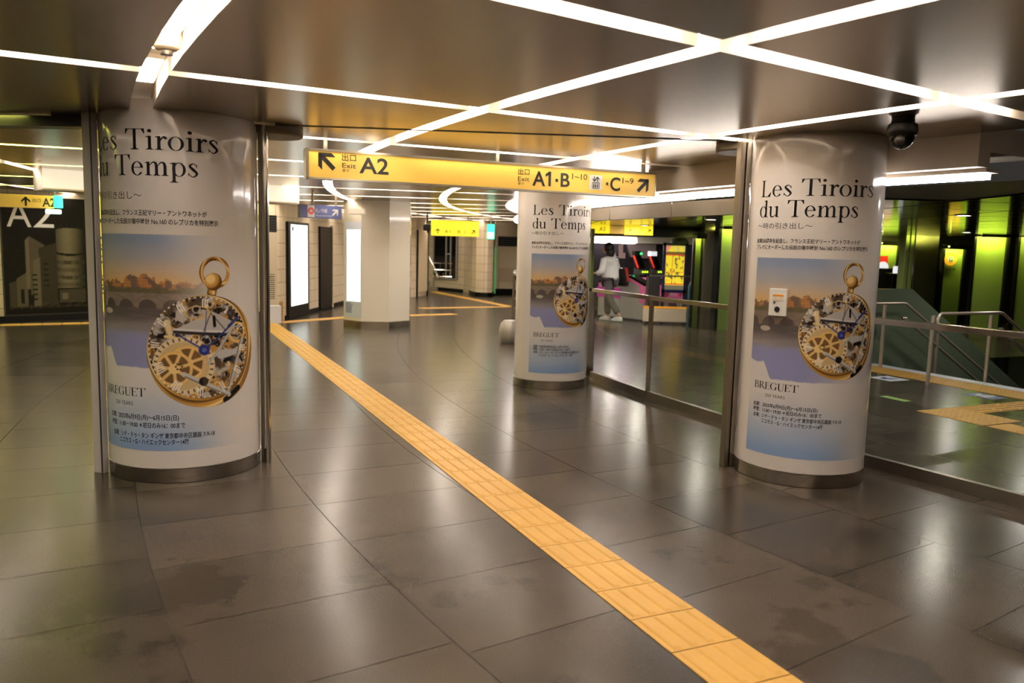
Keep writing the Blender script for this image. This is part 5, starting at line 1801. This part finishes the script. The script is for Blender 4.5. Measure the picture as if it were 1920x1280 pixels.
sticker(rectpts(-1.48, -1.37, 1.3, 1.64), 'sticker_green', 'narrow green floor sticker behind the right glass railing')

# ================================================================== the person
def skin_mesh(name, joints, edges, m, parent, sub=2, root=0):
    me = bpy.data.meshes.new(name)
    base = LOC[parent]
    me.from_pydata([Vector(j[0]) - base for j in joints], edges, [])
    o = bpy.data.objects.new(name, me)
    COL.objects.link(o)
    sk = o.modifiers.new('skin', 'SKIN')
    sk.use_smooth_shade = True
    for i, j in enumerate(joints):
        r = j[1]
        me.skin_vertices[0].data[i].radius = r if isinstance(r, tuple) else (r, r)
        me.skin_vertices[0].data[i].use_root = (i == root)
    sb = o.modifiers.new('sub', 'SUBSURF')
    sb.levels = sb.render_levels = sub
    bpy.context.view_layer.update()
    dm = bpy.data.meshes.new_from_object(o.evaluated_get(bpy.context.evaluated_depsgraph_get()))
    bpy.data.objects.remove(o)
    dm.name = name
    dm.materials.clear()
    dm.materials.append(M[m])
    for p_ in dm.polygons: p_.use_smooth = True
    o = bpy.data.objects.new(name, dm)
    COL.objects.link(o)
    o.parent = parent
    LOC[o] = base
    return o
pc = Vector((2.17, 18.05, 0))
pe = thing('person', 'person with dark hair in loose white shirt and grey trousers, seen from behind', 'person', pc)
hd = Vector((-.75, .66, 0))                     # walking direction: away and to the left
sdv = Vector((hd.y, -hd.x, 0))                   # the person's right
def B(f, s, z): return pc + hd * f + sdv * s + Vector((0, 0, z))
J = [(B(0, 0, .93), (.13, .10)), (B(.01, 0, 1.12), (.125, .10)), (B(.03, 0, 1.33), (.15, .105)), (B(.04, 0, 1.43), .07), (B(.06, 0, 1.50), .05), (B(.08, 0, 1.58), (.075, .09)), (B(.08, 0, 1.68), (.07, .08)),
     (B(.02, .1, .90), .09), (B(.12, .1, .50), .058), (B(.10, .1, .10), .038), (B(.22, .1, .035), .032),
     (B(-.02, -.1, .90), .09), (B(-.08, -.1, .50), .058), (B(-.36, -.1, .14), .038), (B(-.27, -.1, .04), .032),
     (B(.03, .19, 1.37), .055), (B(.0, .25, 1.10), .042), (B(.16, .22, .93), .032), (B(.23, .2, .89), .03),
     (B(.03, -.19, 1.37), .055), (B(.02, -.25, 1.10), .042), (B(.22, -.2, 1.06), .032), (B(.29, -.18, 1.06), .03)]
E_ = [(0, 1), (1, 2), (2, 3), (3, 4), (4, 5), (5, 6), (0, 7), (7, 8), (8, 9), (9, 10), (0, 11), (11, 12), (12, 13), (13, 14), (2, 15), (15, 16), (16, 17), (17, 18), (2, 19), (19, 20), (20, 21), (21, 22)]
# fingers
for w, sgn in ((18, 1), (22, -1)):
    b0 = J[w][0]
    for k in range(4):
        off = sdv * ((k - 1.5) * .018)
        a_, c_ = b0 + hd * .05 + off, b0 + hd * (.085 + .008 * (1.5 - abs(k - 1.5))) + off - Vector((0, 0, .02))
        J += [(a_, .010), (c_, .008)]
        E_ += [(w, len(J) - 2), (len(J) - 2, len(J) - 1)]
    J += [(b0 - sdv * (.04 * sgn) + hd * .03, .011), (b0 - sdv * (.05 * sgn) + hd * .06, .009)]
    E_ += [(w, len(J) - 2), (len(J) - 2, len(J) - 1)]
skin_mesh('body', J, E_, 'skin', pe)
Tj = [(B(0, 0, .94), (.16, .125)), (B(.02, .1, .88), .105), (B(.12, .1, .50), .085), (B(.10, .1, .12), .08), (B(-.02, -.1, .88), .105), (B(-.08, -.1, .50), .085), (B(-.33, -.1, .17), .08)]
skin_mesh('trousers', Tj, [(0, 1), (1, 2), (2, 3), (0, 4), (4, 5), (5, 6)], 'trousers', pe)
Sj = [(B(0, 0, .88), (.225, .17)), (B(.0, 0, 1.05), (.215, .16)), (B(.02, 0, 1.25), (.20, .145)), (B(.03, 0, 1.38), (.17, .12)), (B(.05, 0, 1.455), (.08, .08)),
      (B(.03, .21, 1.35), .09), (B(.0, .30, 1.10), .085), (B(.13, .26, .95), .065), (B(.03, -.21, 1.35), .09), (B(.02, -.30, 1.10), .085), (B(.18, -.24, 1.06), .065)]
skin_mesh('shirt', Sj, [(0, 1), (1, 2), (2, 3), (3, 4), (3, 5), (5, 6), (6, 7), (3, 8), (8, 9), (9, 10)], 'shirt', pe)
hm = MB().ball(B(.055, 0, 1.635), .118, 20, 14, sc=(1.0, 1.0, 1.1))
hm.build('hair', 'hair', pe, smooth=True)
MB().ball(B(.02, 0, 1.53), .105, 18, 10, sc=(1, 1, 1.1)).build('hair_ends', 'hair', pe, smooth=True)
f_ = B(.165, 0, 1.60)
MB().ball(f_, .055, 12, 8, sc=(.9, .9, 1.5)).build('face', 'skin', pe, smooth=True)
MB().ball(B(.222, 0, 1.585), .015, 8, 6, sc=(1, 1, 1.4)).build('nose', 'skin', pe, smooth=True)
for q, dz in ((B(.19, .1, .05), 0), (B(-.27, -.1, .07), .0)):
    mb = MB()
    for a_ in (0,):
        pr = [(-.13, 0), (.12, 0), (.14, .03), (.08, .07), (-.02, .10), (-.1, .1), (-.135, .05)]
        vs = [Vector((q.x, q.y, q.z - .05)) + hd * (x - .02) + sdv * (-.045) + Vector((0, 0, z)) for x, z in pr] + [Vector((q.x, q.y, q.z - .05)) + hd * (x - .02) + sdv * .045 + Vector((0, 0, z)) for x, z in pr]
        n = len(pr)
        mb.raw(vs, [tuple(range(n)), tuple(range(n, 2 * n))] + [(i, (i + 1) % n, n + (i + 1) % n, n + i) for i in range(n)])
    mb.build('shoe', 'shoe', pe, bevel=.012)
bgc = B(-.08, .30, .98)
bg = thing('shoulder_bag', 'black shoulder bag with red side carried by the person in white', 'bag', bgc)
mb = MB()
pr = [(-.16, -.2), (.16, -.2), (.2, -.08), (.14, .2), (-.12, .22), (-.2, -.05)]
vs = [bgc + hd * x + sdv * w_ + Vector((0, 0, z)) for w_ in (-.05, .09) for x, z in pr]
n = 6
mb.raw(vs, [tuple(range(n)), tuple(range(n, 2 * n))] + [(i, (i + 1) % n, n + (i + 1) % n, n + i) for i in range(n)])
mb.build('pouch', 'bag', bg, bevel=.03, smooth=True)
mb = MB()
vs = [bgc + hd * x + sdv * w_ + Vector((0, 0, z)) for w_ in (-.03, .06) for x, z in ((-.205, -.06), (-.19, -.1), (-.12, .2), (-.14, .22))]
mb.raw(vs, [(0, 1, 2, 3), (4, 5, 6, 7), (0, 1, 5, 4), (1, 2, 6, 5), (2, 3, 7, 6), (3, 0, 4, 7)])
mb.build('side_panel', 'red', bg)
MB().tube([bgc + hd * -.1 + Vector((0, 0, .2)), B(-.05, .22, 1.42), B(.05, .18, 1.45), bgc + hd * .12 + Vector((0, 0, .18))], .014, 8).build('strap', 'bag', bg, smooth=True)
